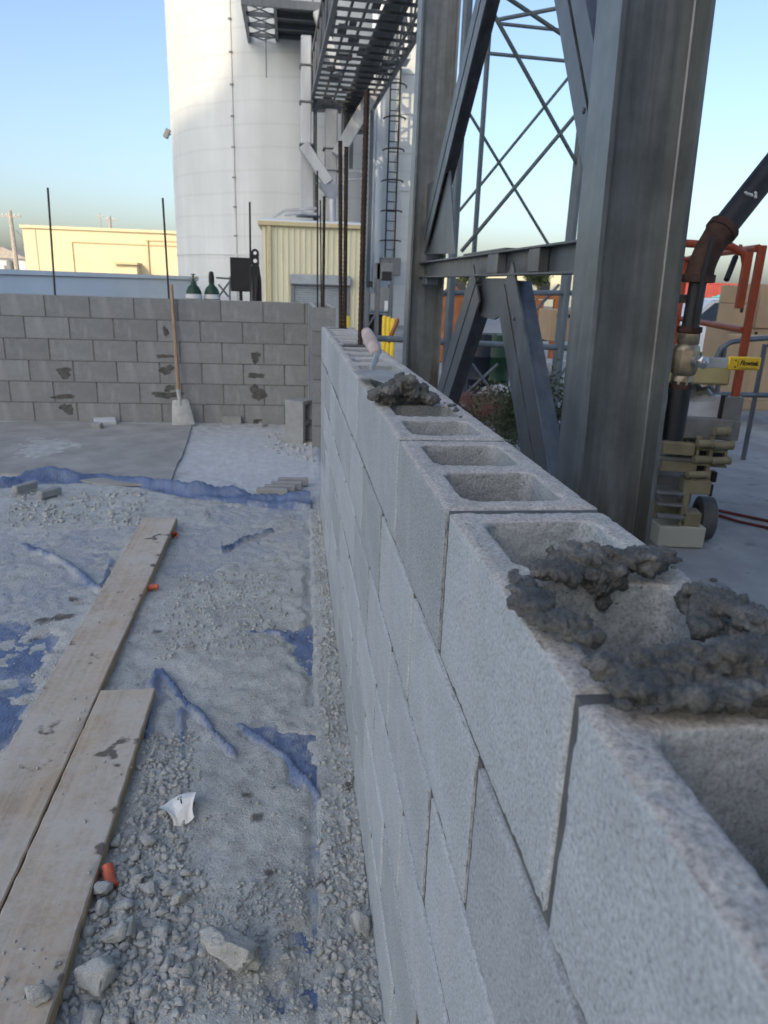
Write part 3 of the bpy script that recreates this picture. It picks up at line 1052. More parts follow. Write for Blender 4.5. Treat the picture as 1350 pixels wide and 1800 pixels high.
# ================================================================== WET MORTAR on the near wall
def blob(name, label, balls, seed, voxel=.0034, amp=.0045, cat="mortar"):
    m = MB()
    V, Fc = ICO[2]
    rb = np.random.default_rng(seed)
    extra = []
    for (c, r) in balls:
        for _ in range(3):
            d = rb.normal(size=3); d /= np.linalg.norm(d); d[2] = abs(d[2]) * .8
            q = .0012 + .0024 * rb.random()
            extra.append((np.array(c) + d * np.array(r) * .98, (q * 1.2, q, q * .9)))
    for (c, r) in balls:
        m.add(V * np.array(r) + np.array(c), Fc.tolist())
    V1, F1 = ICO[1]
    for (c, r) in extra:
        m.add(V1 * np.array(r) + np.array(c), F1.tolist())
    me, co, no = evaluated(m, voxel)
    x, y, z = co.T
    n1 = fbm(x * 70 + seed, y * 70, z * 70, seed=seed, octv=3); n2 = fbm(x * 230, y * 230, z * 230, seed=seed + 9, octv=3)
    rid = 1 - np.abs(fbm(x * 110 + 3, y * 110, z * 80, seed=seed + 19, octv=2))
    rid2 = .5 - np.abs(fbm(x * 260, y * 260, z * 220, seed=seed + 29, octv=2))
    co = co + no * (amp * (.9 * n1 + .7 * n2 + 1.1 * (rid - .7) + .9 * rid2))[:, None]
    ctr = np.array([co[:, 0].mean(), co[:, 1].mean(), WALL_TOP])
    me.vertices.foreach_set("co", (co - ctr).astype(np.float32).ravel())
    me.shade_smooth(); me.update(); me.name = name
    me.materials.clear()
    o = link(name, me, M['wet'], None, tuple(ctr))
    return tag(o, label, cat)


def path_balls(pts, n, rs, z=WALL_TOP, jitter=.012, r=(.010, .02), flat=.75):
    """pts: list of pixels on the wall top; balls strung along them"""
    P = [onZ(a, b, z) for a, b in pts]
    L = np.r_[0, np.cumsum([np.linalg.norm(P[i + 1] - P[i]) for i in range(len(P) - 1)])]
    out = []
    for _ in range(n):
        t = rs.random() * L[-1]; i = min(np.searchsorted(L, t, 'right') - 1, len(P) - 2)
        q = P[i] + (P[i + 1] - P[i]) * ((t - L[i]) / (L[i + 1] - L[i]))
        rr = r[0] + (r[1] - r[0]) * rs.random()
        out.append((q + np.array([rs.normal() * jitter * .6, rs.normal() * jitter * .6, rr * .25 + abs(rs.normal()) * jitter * .35]),
                    (rr * (.8 + .5 * rs.random()), rr * (.8 + .5 * rs.random()), rr * flat)))
    return out


rs = np.random.default_rng(31)
pile = path_balls([(662, 700), (700, 705), (735, 700), (755, 708)], 70, rs, jitter=.018, r=(.008, .018), flat=.65)
pile += path_balls([(684, 694), (733, 694)], 50, rs, z=WALL_TOP + .016, jitter=.016, r=(.009, .018), flat=.75)
pile += path_balls([(695, 680), (728, 684)], 34, rs, z=WALL_TOP + .032, jitter=.012, r=(.008, .016), flat=.8)
pile += path_balls([(705, 668), (722, 674)], 14, rs, z=WALL_TOP + .046, jitter=.007, r=(.006, .012), flat=.8)
pile += path_balls([(648, 690), (668, 697)], 12, rs, jitter=.006, r=(.004, .008), flat=.6)
pile += path_balls([(738, 708), (745, 712)], 8, rs, z=WALL_TOP - .012, jitter=.006, r=(.005, .009))
blob("mortar_pile", "heap of dark wet mortar in front of the trowel on top of the wall", pile, 3, .0026, .0034)
bed = path_balls([(922, 1040), (935, 1075), (985, 1105), (1035, 1125)], 95, rs, jitter=.009, r=(.004, .0095), flat=.6)
bed += path_balls([(960, 1012), (1010, 1000), (1060, 998), (1120, 1000), (1170, 990)], 120, rs, jitter=.010, r=(.005, .011), flat=.65)
bed += path_balls([(985, 985), (1000, 975), (1110, 985), (1160, 978)], 26, rs, z=WALL_TOP + .010, jitter=.008, r=(.004, .009))
bed += path_balls([(1035, 1025), (1060, 1040), (1085, 1020)], 22, rs, z=WALL_TOP - .012, jitter=.007, r=(.004, .009), flat=1.2)
bed += path_balls([(1052, 1045), (1066, 1062)], 9, rs, z=WALL_TOP - .028, jitter=.003, r=(.003, .006), flat=1.5)
blob("mortar_bed", "lumpy wet mortar spread over the web and edge of an open block", bed, 5, .0021, .0026)
bed = path_balls([(1075, 1195), (1120, 1190), (1190, 1185), (1270, 1180), (1350, 1175)], 130, rs, jitter=.010, r=(.005, .011), flat=.6)
bed += path_balls([(1090, 1215), (1150, 1225), (1220, 1235), (1290, 1230), (1350, 1225)], 100, rs, jitter=.010, r=(.004, .010), flat=.55)
bed += path_balls([(1200, 1180), (1300, 1165), (1350, 1150)], 40, rs, z=WALL_TOP + .008, jitter=.010, r=(.004, .010), flat=.6)
bed += path_balls([(1240, 1232), (1350, 1240)], 20, rs, z=WALL_TOP - .01, jitter=.006, r=(.004, .008), flat=1.1)
blob("mortar_bed", "thick wet mortar bed laid across a head joint of the near wall", bed, 6, .0021, .0026)
bed = path_balls([(1222, 1050), (1270, 1070), (1320, 1095), (1350, 1110)], 90, rs, jitter=.011, r=(.004, .010), flat=.6)
bed += path_balls([(1215, 1060), (1228, 1095), (1245, 1115)], 30, rs, z=WALL_TOP - .010, jitter=.007, r=(.004, .009), flat=1.1)
blob("mortar_bed", "wet mortar ridge along the far rim of the open block cores", bed, 7, .0021, .0026)
# crumbs of mortar dropped round the beds
cr = MB(); V, Fc = ICO[1]
for (a, b, w, h_, n) in [(1185, 985, 45, 14, 26), (930, 1020, 30, 12, 8), (800, 715, 40, 12, 14), (1130, 1235, 60, 12, 10), (1250, 1035, 35, 12, 10), (905, 1010, 8, 8, 4)]:
    for _ in range(n):
        p = onZ(a + rs.normal() * w * .5, b + rs.normal() * h_ * .5, WALL_TOP + .002)
        if not (.004 < p[0] < BW - .004): continue
        r = .002 + .0045 * rs.random() ** 2
        cr.add(V * r * np.array([1.2, 1, .7]) + p, Fc.tolist())
tag(link("mortar_crumbs", cr.mesh("mortar_crumbs", (0, 0, 0), True), M['wet']), "crumbs of dark wet mortar dropped along the wall top", "mortar", kind='stuff')

# ================================================================== PLANKS, TOOLS AND SCRAPS ON THE DIRT
def plank(name, p0, p1, w, t, ztop, label, seed):
    """board from p0 to p1 (centre line), worn edges and a little warp"""
    p0, p1 = np.array(p0), np.array(p1)
    d = (p1 - p0); L = np.linalg.norm(d); d /= L; r = np.array([d[1], -d[0]])
    nl = max(12, int(L / .03)); prof = []
    b = .004
    for (u, h) in [(-w / 2, 0), (-w / 2, t - b), (-w / 2 + b, t)] + [(-w / 2 + w * k / 8, t) for k in range(1, 8)] + [(w / 2 - b, t), (w / 2, t - b), (w / 2, 0)]:
        prof.append((u, h))
    vs = []; n = len(prof)
    for i in range(nl + 1):
        s = L * i / nl
        wz = .004 * math.sin(s * 1.3 + seed) + .0006 * vnoise([s * 20], [seed])[0]
        for (u, h) in prof:
            e = .0018 * vnoise([s * 28], [u * 9 + seed])[0] if abs(abs(u) - w / 2) < .006 else 0
            q = p0 + d * (s + (.003 * vnoise([u * 40], [seed])[0] if i in (0, nl) else 0)) + r * (u + (e if u > 0 else -e))
            zz = ztop - t + h + wz + (.0008 * vnoise([u * 60], [s * 12])[0] if h == t else 0)
            vs.append((q[0], q[1], zz))
    fs = [(i * n + j, i * n + (j + 1) % n, (i + 1) * n + (j + 1) % n, (i + 1) * n + j) for i in range(nl) for j in range(n)]
    fs += [tuple(range(n)), tuple(range(nl * n, nl * n + n))]
    m = MB(); m.add(vs, fs)
    return solo(name, m, M['wood'], label, "plank", (p0[0], p0[1], 0))


plank("plank", (-.980, 3.46), (-.955, -.25), .200, .042, .060, "long dusty plank with its far end on the blue tarp", 2)
plank("plank", (-.768, 1.522), (-.752, -.35), .188, .040, .061, "short plank with a bare yellowish end, beside the long one", 5)


def cap(px, py, lie, label, tilt=.35):
    """mushroom-shaped plastic rebar cap lying on its side"""
    p = onZ(px, py, .03)
    z = max(float(ground_h(np.array([p[0]]), np.array([p[1]]))[0]), .012)
    ax = Vector((math.cos(lie), math.sin(lie), tilt)).normalized()
    r = .0205
    m = MB()
    m.lathe([(.0, -.032), (.012, -.032), (r, -.030), (r * 1.02, -.026), (r * .80, -.020), (.0145, -.014), (.0135, .02), (.0145, .0225), (.0125, .023), (.011, .018), (.011, -.01), (.0, -.011)],
            (p[0], p[1], z + .021), ax, 20)
    return solo("plastic_safety_cap", m, M['cap'], label, "rebar cap", (p[0], p[1], z))


cap(306, 940, -1.0, "orange plastic cap by the far end of the long plank", .25)
cap(270, 1034, .1, "orange plastic cap in the rubble beside the long plank", .1)
cap(192, 1543, 1.9, "orange plastic cap against the edge of the short plank", .5)

# crumpled paper
rs = np.random.default_rng(77)
g = 44
U, W_ = np.meshgrid(np.linspace(-1, 1, g), np.linspace(-1, 1, g))
P = np.stack([U * .05, W_ * .047, np.zeros_like(U)], -1).reshape(-1, 3)
for k in range(60):
    n2 = rs.normal(size=2); n2 /= np.linalg.norm(n2); off_ = rs.normal() * .03
    d = P[:, 0] * n2[0] + P[:, 1] * n2[1] - off_
    P[:, 2] += rs.choice([-1, 1]) * .5 * np.abs(d) * (.1 + .9 * rs.random() ** 2)
P[:, 2] -= P[:, 2].min(); P[:, 2] *= .048 / P[:, 2].max()
P[:, 0] *= .8 + .25 * np.sin(P[:, 1] * 40); P[:, 1] *= .85 + .2 * np.cos(P[:, 0] * 45)
pc = onZ(318, 1425, .03)
zg = float(ground_h(np.array([pc[0]]), np.array([pc[1]]))[0])
i0 = (np.arange(g - 1)[:, None] * g + np.arange(g - 1)[None, :]).ravel()
me = np_mesh("crumpled_paper", P - np.array([P[:, 0].mean(), P[:, 1].mean(), 0]), np.stack([i0, i0 + 1, i0 + g + 1, i0 + g], 1))
me.materials.append(M['paper']); me.materials.append(M['ink'])
cpx = np.array([q.center[:] for q in me.polygons])
pm = np.zeros(len(me.polygons), np.int32)
uu = U.reshape(-1)[i0]; ww = W_.reshape(-1)[i0]
pm[((uu - .1) ** 2 / .02 + (ww - .55) ** 2 / .02 < 1) & ((uu - .1) ** 2 / .02 + (ww - .55) ** 2 / .02 > .25)] = 1
pm[(np.abs(uu - .15) < .05) & (np.abs(ww - .2) < .15)] = 1
me.polygons.foreach_set("material_index", pm)
o = link("crumpled_paper", me, None, None, (pc[0], pc[1], zg + .004))
o.rotation_euler = (rad(22), rad(-8), rad(20))
tag(o, "crumpled white paper scrap with a black mark lying on the dirt", "paper")

# board lying in front of the back wall
top = .055
SH = [onZ(a, b, top) for a, b in [(-120, 748), (120, 742), (337, 752), (330, 775), (318, 806), (312, 812), (298, 845), (190, 845), (60, 832), (-120, 822)]]
m = MB()
ring = [(p[0], p[1]) for p in SH]
m.poly([(a, b, float(base_h(np.array([a]), np.array([b]))[0]) + .008) for a, b in ring], (0, 0, 1), .016)
solo("board_sheet", m, M['sheet'], "large dusty board lying on the floor under the shovel", "board", (SH[3][0], SH[3][1], .05), smooth=False)


def scrap(name, px, py, size, rz, label, cat, z=.02, tilt=0, group=None, mat='block_far', bev=.006):
    p = onZ(px, py, z)
    m = MB()
    Mx = Matrix.Translation(Vector((p[0], p[1], z))) @ Matrix.Rotation(rz, 4, 'Z') @ Matrix.Rotation(tilt, 4, 'X')
    m.box((-size[0] / 2, -size[1] / 2, 0), (size[0] / 2, size[1] / 2, size[2]), bev, Mx)
    return solo(name, m, M[mat], label, cat, (p[0], p[1], z), group, smooth=False)


M['slab_pc'] = simple('pale_slab_piece', (.265, .28, .282), .92, var=.12, scale=14, bump=.001, bscale=200)
for k, (a, b) in enumerate([(487, 872), (500, 866), (512, 860), (523, 853)]):
    scrap("paver_piece", a - 8, b + 1, (.22, .042, .062), -.12 + .04 * k, ["front", "second", "third", "rearmost"][k] + " thin concrete slab piece of the row beside the wall", "slab piece", .03, group="row of slab pieces", mat='slab_pc')
scrap("paver_piece", 45, 862, (.05, .17, .05), -.55, "thin concrete piece lying on the rolled tarp edge", "slab piece", .04, mat='slab_pc')
scrap("paver_piece", 88, 872, (.05, .16, .05), -.6, "thin concrete piece lying just off the rolled tarp edge", "slab piece", .035, mat='slab_pc')
scrap("block_fragment", 408, 746, (.19, .1, .085), .06, "flat solid concrete piece lying at the foot of the back wall", "block piece", .05, mat='slab_pc')
scrap("block_fragment", 185, 744, (.2, .15, .04), .3, "broken white slab on the dusty board", "block piece", .075, .12, mat='white')
scrap("block_fragment", 172, 752, (.1, .06, .05), -.4, "small broken lump beside the broken white slab", "block piece", .07, .3, mat='slab_pc')
scrap("block_fragment", 462, 750, (.07, .06, .04), .7, "small stub of concrete between the flat piece and the upright block", "block piece", .05, .2, mat='slab_pc')

# upright loose block: stands on its end, cores facing the opening
p = onZ(512, 777, .05)
me = plain_block(); me.materials.append(M['slab_pc'])
o = link("concrete_block", me, None, None, (p[0] + .0, p[1] + .05, .05 + B_L / 2))
o.rotation_euler = (Matrix.Rotation(rad(-34), 4, 'Z') @ Matrix(((0, 0, 1, 0), (1, 0, 0, 0), (0, 1, 0, 0), (0, 0, 0, 1)))).to_euler()
tag(o, "loose hollow block standing on its end in front of the back wall", "concrete block")

# shovel leaning on the back wall
sh = thing("shovel", "square shovel with wooden handle leaning against the back wall", "shovel", onZ(320, 750, .06))
ptop = onY(301, 500, FAR_Y - .03); pj = onY(314, 690, FAR_Y - .17); pb = onZ(322, 748, .07)
m = MB(); m.tube([ptop, ptop + (pj - ptop) * .5, pj], [.016, .019, .018], 10); part("handle", m, M['wood_handle'], sh)
dirn = Vector(pb - pj).normalized()
m = MB(); m.tube([Vector(pj) - dirn * .03, Vector(pj) + dirn * .07, Vector(pj) + dirn * .13], [.021, .02, .012], 10); part("socket", m, M['dusty_blade'], sh)
r_ = dirn.cross(Vector((0, 1, 0))).normalized(); n_ = r_.cross(dirn).normalized()
q0 = Vector(pj) + dirn * .07
Lb = (Vector(pb) - q0).length
m = MB(); vs = []; fs = []
for side in (0, 1):
    for i in range(9):
        t = i / 8; hw = .078 + .034 * t if t > .08 else .07
        for j in range(9):
            u = -1 + j / 4
            vs.append(q0 + dirn * (Lb * t) + r_ * (u * hw) + n_ * (.028 * (abs(u) ** 3) * (1 - .5 * t) + .004 * side - .012 * math.sin(t * 3) * (1 - abs(u))))
for s_ in (0, 1):
    for i in range(8):
        for j in range(8):
            q = (s_ * 81 + i * 9 + j, s_ * 81 + i * 9 + j + 1, s_ * 81 + (i + 1) * 9 + j + 1, s_ * 81 + (i + 1) * 9 + j); fs.append(q if s_ else q[::-1])
for i in range(8):
    for a, b in (((i * 9), (i + 1) * 9), (i * 9 + 8, (i + 1) * 9 + 8), (i, i + 1), (72 + i, 72 + i + 1)):
        fs.append((a, b, 81 + b, 81 + a))
m.add(vs, fs); part("blade", m, M['dusty_blade'], sh)

# trowel in front of the upright bar
tr = thing("trowel", "mason trowel with wrapped handle stuck in the mortar heap", "trowel", onZ(655, 655, WALL_TOP))
A = Vector(onZ(652, 652, WALL_TOP + .012)); Bp = Vector(onZ(722, 690, WALL_TOP + .02))
dt = (Bp - A).normalized(); sd = Vector((-dt.y, dt.x, 0)).normalized()
m = MB(); m.poly([A + sd * .012 - dt * .012, A - sd * .012 - dt * .012, A + dt * .02 - sd * .052, A + dt * .05 - sd * .058, Bp, A + dt * .05 + sd * .058, A + dt * .02 + sd * .052], (0, 0, 1), .0022)
part("blade", m, M['blade'], tr)
H0 = Vector(atD(662, 622, 2.06)); H1 = Vector(atD(643, 582, 2.16)); K = Vector(atD(656, 642, 2.02))
m = MB(); m.tube([A + Vector((0, 0, .002)), K, Vector(atD(661, 630, 2.04)), H0], [.0055, .008, .009, .010], 10); part("tang", m, M['blade'], tr)
dh = (H1 - H0)
m = MB(); m.tube([H0, H0 + dh * .08, H0 + dh * .3, H0 + dh * .55, H0 + dh * .8, H0 + dh * .95, H1], [.012, .0175, .019, .021, .019, .016, .010], 12); part("handle", m, M['tape'], tr)


# ------------------------------------------------------------------ reinforcing bars
def rebar(p0, p1, r, label, group=None, mat='rebar', ribs=True):
    p0, p1 = Vector(p0), Vector(p1)
    m = MB(); d = p1 - p0; L = d.length
    if ribs:
        n = int(L / .011); path = []; rr = []
        for i in range(n + 1):
            path.append(p0 + d * (i / n)); rr.append(r * (1.0 if i % 2 else .84))
        m.tube(path, rr, 8)
    else:
        m.tube([p0, p0 + d * .5, p1], r, 7)
    return solo("rebar", m, M[mat], label, "rebar", p0, group)


zt = FAR_Z + 6 * CH - .12
rebar(onY(98, 534, 6.65), onY(84, 330, 6.65), .0095, "thin upright bar out of the back wall beside the beige building", None, 'rebar_dark', False)
rebar(onY(298, 540, 6.65), onY(286, 348, 6.65), .0095, "thin upright bar out of the back wall above the shovel", None, 'rebar_dark', False)
rebar(onY(441, 545, 6.65), onY(439, 355, 6.65), .0095, "thin upright bar out of the back wall by the black lifting plate", None, 'rebar_dark', False)
rebar(onY(568, 556, 5.56), onY(570, 345, 5.56), .0125, "thick rusty bar rising from the pier of the return wall", None, 'rebar')
rebar(onY(558, 556, 5.60), onY(558, 300, 5.60), .007, "thin dark bar beside the thick bar on the pier", None, 'rebar_dark', False)
rebar(onY(565, 556, 5.62), onY(563, 352, 5.62), .006, "thinnest dark bar between two bars on the pier", None, 'rebar_dark', False)
pe = Vector((.098, 3.52, 1.1))
q = onY(601, 560, 3.52); q2 = onY(598, 248, 3.52); q3 = onY(609, 258, 3.52)
rebar((q[0] - .004, 3.52, 1.1), (q2[0], 3.52, q2[2]), .0125, "left one of two lapped rusty bars at the open wall end", None, 'rebar')
rebar((q[0] + .018, 3.525, 1.1), (q3[0], 3.525, q3[2]), .0125, "right one of two lapped rusty bars at the open wall end", None, 'rebar')
b0 = onY(633, 602, 2.4); b1 = onY(645, 158, 2.4)
rebar((b0[0], 2.4, 1.1), (b1[0], 2.4, b1[2]), .0125, "tall ribbed rusty bar standing in a grouted core by the trowel", None, 'rebar')

# ================================================================== STEEL TOWER FRAME beside the near wall
tw = thing("steel_tower_frame", "heavy galvanised steel tower frame with two columns and chevron braces beyond the wall", "steel frame", (.98, 3.6, 0))


def ibeam_pts(d, bf, tf, tw_):
    return [(-d / 2, -bf / 2), (-d / 2 + tf, -bf / 2), (-d / 2 + tf, -tw_ / 2), (d / 2 - tf, -tw_ / 2), (d / 2 - tf, -bf / 2), (d / 2, -bf / 2),
            (d / 2, bf / 2), (d / 2 - tf, bf / 2), (d / 2 - tf, tw_ / 2), (-d / 2 + tf, tw_ / 2), (-d / 2 + tf, bf / 2), (-d / 2, bf / 2)]


FX = .985
# right column (battered slightly towards +y), its web faces the camera
COLH = 9.0
for (y0, lean, bf) in ((1.685, .060, .205), (5.70, -.022, .21)):
    m = MB(); lean_dx = 0
    pts = ibeam_pts(.305, bf, .017, .012)
    vs = []
    for z in (0.02, COLH):
        for a, b in pts: vs.append((FX + a, y0 + b + lean * (z - 1.0), z))
    n = len(pts)
    m.add(vs, [(i, (i + 1) % n, n + (i + 1) % n, n + i) for i in range(n)] + [tuple(reversed(range(n))), tuple(range(n, 2 * n))])
    cp = part("column", m, M['column'], tw, smooth=False)
    # root fillets of the rolled section
    for sx in (-1, 1):
        f = MB(); x_ = FX + sx * (.1525 - .017)
        for zz in (0,):
            yb = y0 - .006
            f.add([(x_, yb - .005 + lean * (-.98), .02), (x_ - sx * .005, yb + lean * (-.98), .02), (x_, yb + lean * (-.98), .02),
                   (x_, yb - .005 + lean * (COLH - 1), COLH), (x_ - sx * .005, yb + lean * (COLH - 1), COLH), (x_, yb + lean * (COLH - 1), COLH)],
                  [(0, 1, 4, 3), (1, 2, 5, 4), (2, 0, 3, 5), (0, 2, 1), (3, 4, 5)])
        part("fillet", f, M['column'], cp, smooth=True)
    bp_ = MB(); bp_.box((FX - .22, y0 - .19 - lean, .0), (FX + .22, y0 + .19 - lean, .025), .003); part("base_plate", bp_, M['steel'], cp, smooth=False)

# horizontal channel between the columns
z0b, z1b = 1.530, 1.655
m = MB(); m.prof((FX, 1.72, 0), (FX, 5.69, 0), [(-.06, z1b), (.06, z1b), (.06, z1b - .009), (.004, z1b - .009), (.004, z0b + .009), (.06, z0b + .009), (.06, z0b), (-.06, z0b), (-.06, z0b + .009), (-.004, z0b + .009), (-.004, z1b - .009), (-.06, z1b - .009)][::-1])
bm1 = part("beam", m, M['steel'], tw, smooth=False)
for px_ in ((858, 882), (930, 955)):
    a = onX(px_[0], 470, FX - .03); b = onX(px_[1], 470, FX - .03)
    m = MB(); m.box((FX - .058, b[1], z0b + .0095), (FX - .0045, a[1] - (a[1] - b[1]) * .3, z1b - .0095), .004); part("stiffener", m, M['steel'], bm1, smooth=False)
m = MB(); m.box((FX - .05, 3.1, z1b + .0015), (FX + .05, 4.05, z1b + .014), .003); part("shim_plate", m, M['steel'], bm1, smooth=False)
m = MB(); m.box((FX - .05, 5.35, z0b - .06), (FX + .05, 5.58, z0b - .002), .004); part("seat_bracket", m, M['steel'], bm1, smooth=False)


def angle_pair(P0, P1, wdt, gap, th, mat, dx0=0.0, name="brace"):
    """two back-to-back angles lying in the frame plane, with a slot between them"""
    P0, P1 = Vector(P0), Vector(P1)
    d = (P1 - P0).normalized(); nrm = d.cross(Vector((1, 0, 0))).normalized()
    holder = None
    for sgn in (1, -1):
        m = MB()
        c0, c1 = P0 + nrm * sgn * gap / 2, P1 + nrm * sgn * gap / 2
        # leg facing the camera side and leg standing into the slot
        pts = [(0, 0), (wdt, 0), (wdt, -th), (th, -th), (th, -wdt), (0, -wdt)]
        vs = []
        for q in (c0, c1):
            for a, b in pts: vs.append(q + nrm * sgn * a + Vector((-b + dx0, 0, 0)) * 1.0)
        n = 6
        m.add(vs, [(i, (i + 1) % n, n + (i + 1) % n, n + i) for i in range(n)] + [tuple(reversed(range(n))), tuple(range(n, 2 * n))])
        part(name, m, mat, tw, smooth=False)


XB = FX - .05
apexL = onX(838, 492, XB); footL = onX(778, 690, XB); dL = Vector(footL - apexL)
apexR = onX(886, 492, XB); footR = onX(935, 790, XB); dR = Vector(footR - apexR)
angle_pair(Vector(apexL) + dL * .02, Vector(apexL) + dL * 1.75, .140, .020, .011, M['steel'], name="lower_brace")
angle_pair(Vector(apexR) + dR * .02, Vector(apexR) + dR * 1.45, .140, .020, .011, M['steel'], name="lower_brace")
# upper chevron: from the column feet above the beam up to the next level
uL0 = onX(745, 425, XB); uL1 = onX(845, 0, XB); uR0 = onX(1052, 290, XB); uR1 = onX(1000, 0, XB)
tL = Vector(uL1 - uL0); tR = Vector(uR1 - uR0)
angle_pair(uL0, Vector(uL0) + tL * 1.9, .11, .024, .011, M['steel'], name="upper_brace")
angle_pair(Vector(uR0) + tR * .12, Vector(uR0) + tR * 2.6, .105, .022, .011, M['steel'], name="upper_brace")
m = MB(); g0 = [onX(a, b, FX - .012) for a, b in [(826, 489), (902, 489), (892, 545), (868, 562), (845, 556)]]
m.poly(g0, (1, 0, 0), .012); part("gusset_plate", m, M['steel'], tw, smooth=False)
m = MB(); g0 = [onX(a, b, FX - .02) for a, b in [(742, 430), (742, 330), (790, 300), (800, 446), (744, 446)]]
m.poly(g0, (1, 0, 0), .012); part("gusset_plate", m, M['steel'], tw, smooth=False)
# bolt heads
for a, b in ((1028, 195), (905, 560)):
    q = Vector(onX(a, b, XB - .012)); m = MB(); m.lathe([(.011, 0), (.011, .008), (.006, .011)], q, (-1, 0, 0), 6); part("bolt", m, M['steel'], tw)
# conduit clamp on the column's inner flange
q = Vector(atD(1185, 525, 2.52))
m = MB(); m.box(q - Vector((.03, .02, .014)), q + Vector((.045, .015, .016)), .003)
part("clamp", m, M['brass'], tw)

# ------------------------------------------------------------------ pipe with ball valve beside the right column
pv = atD(1204, 632, 2.52)
PXv, PYv = pv[0], pv[1]
pipe = thing("valved_pipe", "black iron pipe with rusty elbow, ball valve and yellow lever beside the column", "pipe", (PXv, PYv, 0))


def zat(py):
    q = onY(1204, py, PYv); return q[2]


zv = pv[2]
el = Vector(atD(1236, 452, 2.44)); el.x, el.y = PXv + .012, PYv
m = MB(); m.tube([(PXv, PYv, zat(772)), (PXv, PYv, zv - .075)], .038, 16); part("pipe", m, M['black_pipe'], pipe)
m = MB(); m.tube([(PXv, PYv, zv + .07), (PXv + .003, PYv, el.z - .05)], .029, 16); part("pipe", m, M['black_pipe'], pipe)
far_end = Vector(atD(1420, 215, 2.42)); dirp = (far_end - Vector((el.x, el.y, el.z + .02))).normalized()
E0 = Vector((PXv + .003, PYv, el.z - .07)); E2 = Vector((el.x, el.y, el.z + .02)) + dirp * .09
E1 = Vector((PXv + .004, PYv, el.z + .01))
curve = [E0 * (1 - t) ** 2 + E1 * 2 * t * (1 - t) + E2 * t * t for t in [i / 8 for i in range(9)]]
m = MB(); m.tube(curve, [.05, .046] + [.045] * 5 + [.047, .051], 16); ep = part("elbow", m, M['rust'], pipe)
for q, ax in ((E0, Vector((0, 0, 1))), (E2, dirp)):
    m = MB(); m.lathe([(.046, -.014), (.054, -.012), (.054, .012), (.046, .014)], q, ax, 16); part("elbow_rim", m, M['rust'], ep)
m = MB(); m.tube([E2 - dirp * .03, far_end + dirp * 4.5], .043, 16); part("pipe", m, M['black_pipe'], pipe)
# paint drip on the sloping pipe
pd = E2 + dirp * .14
m = MB(); nn = dirp.cross(Vector((0, 1, 0))).normalized(); cam_side = Vector((0, -1, 0))
for k, (t, s, w) in enumerate([(0, 0, .010), (.008, -.006, .008), (-.006, -.012, .007), (-.010, -.02, .006), (-.014, -.028, .006), (-.016, -.035, .005)]):
    c = pd + dirp * t + nn * s * -1 + cam_side * .0395
    m.add([tuple(np.array(c) + np.array(v) * np.array([w, .006, w])) for v in ICO[1][0]], ICO[1][1].tolist())
part("paint_drip", m, M['white'], pipe)
# small tube clipped to the riser
m = MB(); m.tube([(PXv - .01, PYv - .048, zv + .11), (PXv - .012, PYv - .05, zv + .28), (PXv - .006, PYv - .05, zv + .34), (PXv - .002, PYv - .052, zv + .40)], .008, 8); part("impulse_tube", m, M['black_pipe'], pipe)
vb = MB()
vb.lathe([(.030, -.085), (.039, -.085), (.039, -.058), (.036, -.054), (.044, -.046), (.047, -.03), (.047, .03), (.044, .046), (.036, .054), (.039, .058), (.039, .09), (.030, .09)], (PXv, PYv, zv), (0, 0, 1), 8)
body = part("ball_valve", vb, M['brass'], pipe, smooth=True)
m = MB(); m.lathe([(.040, -.1), (.040, -.084)], (PXv, PYv, zv), (0, 0, 1), 20); part("union_nut", m, M['rust'], body)
m = MB(); m.lathe([(.034, .088), (.042, .096), (.042, .112), (.03, .116)], (PXv, PYv, zv), (0, 0, 1), 16); part("union_nut", m, M['rust'], body)
stem0 = Vector((PXv, PYv, zv)); lx = Vector((1, .16, -.02)).normalized(); ly = Vector((.16, -1, 0)).normalized()
m = MB(); m.lathe([(.02, .05), (.02, .075), (.014, .078), (.014, .10)], stem0, ly, 12); part("stem", m, M['chrome'], body)
sb = stem0 + ly * .088
m = MB(); m.lathe([(.022, -.004), (.024, .006), (.018, .014), (.012, .016)], sb, ly, 6)
m.lathe([(.009, .014), (.009, .024), (.004, .026)], sb, ly, 10)
part("lever_nut", m, M['chrome'], body)
lv = MB(); la = sb - lx * .012; lb = sb + lx * .125
lv.bar(la, lb, .005, .034, up=(0, 0, 1), b=.001); lev = part("lever", lv, M['chrome'], body)
m = MB(); m.bar(sb + lx * .105, sb + lx * .245, .013, .046, up=(0, 0, 1), b=.005); slv = part("lever_sleeve", m, M['lever'], body)
# lettering on the sleeve
RM = Matrix((( lx.x, 0, ly.x, 0), (lx.y, 0, ly.y, 0), (lx.z, 1, ly.z, 0), (0, 0, 0, 1)))


def text_part(txt, size, at, parent, mat, name="lettering", shear=.3, bold=.0006, RMx=RM):
    cu = bpy.data.curves.new("t", 'FONT'); cu.body = txt; cu.size = size; cu.shear = shear; cu.offset = bold; cu.extrude = .0004
    to = bpy.data.objects.new("t", cu); COL.objects.link(to)
    me = bpy.data.meshes.new_from_object(to.evaluated_get(bpy.context.evaluated_depsgraph_get()))
    bpy.data.objects.remove(to)
    T = Matrix.Translation(Vector(at) - Vector(OFF[parent.name])) @ RMx
    me.transform(T); me.name = name; me.materials.clear()
    return link(name, me, mat, parent)


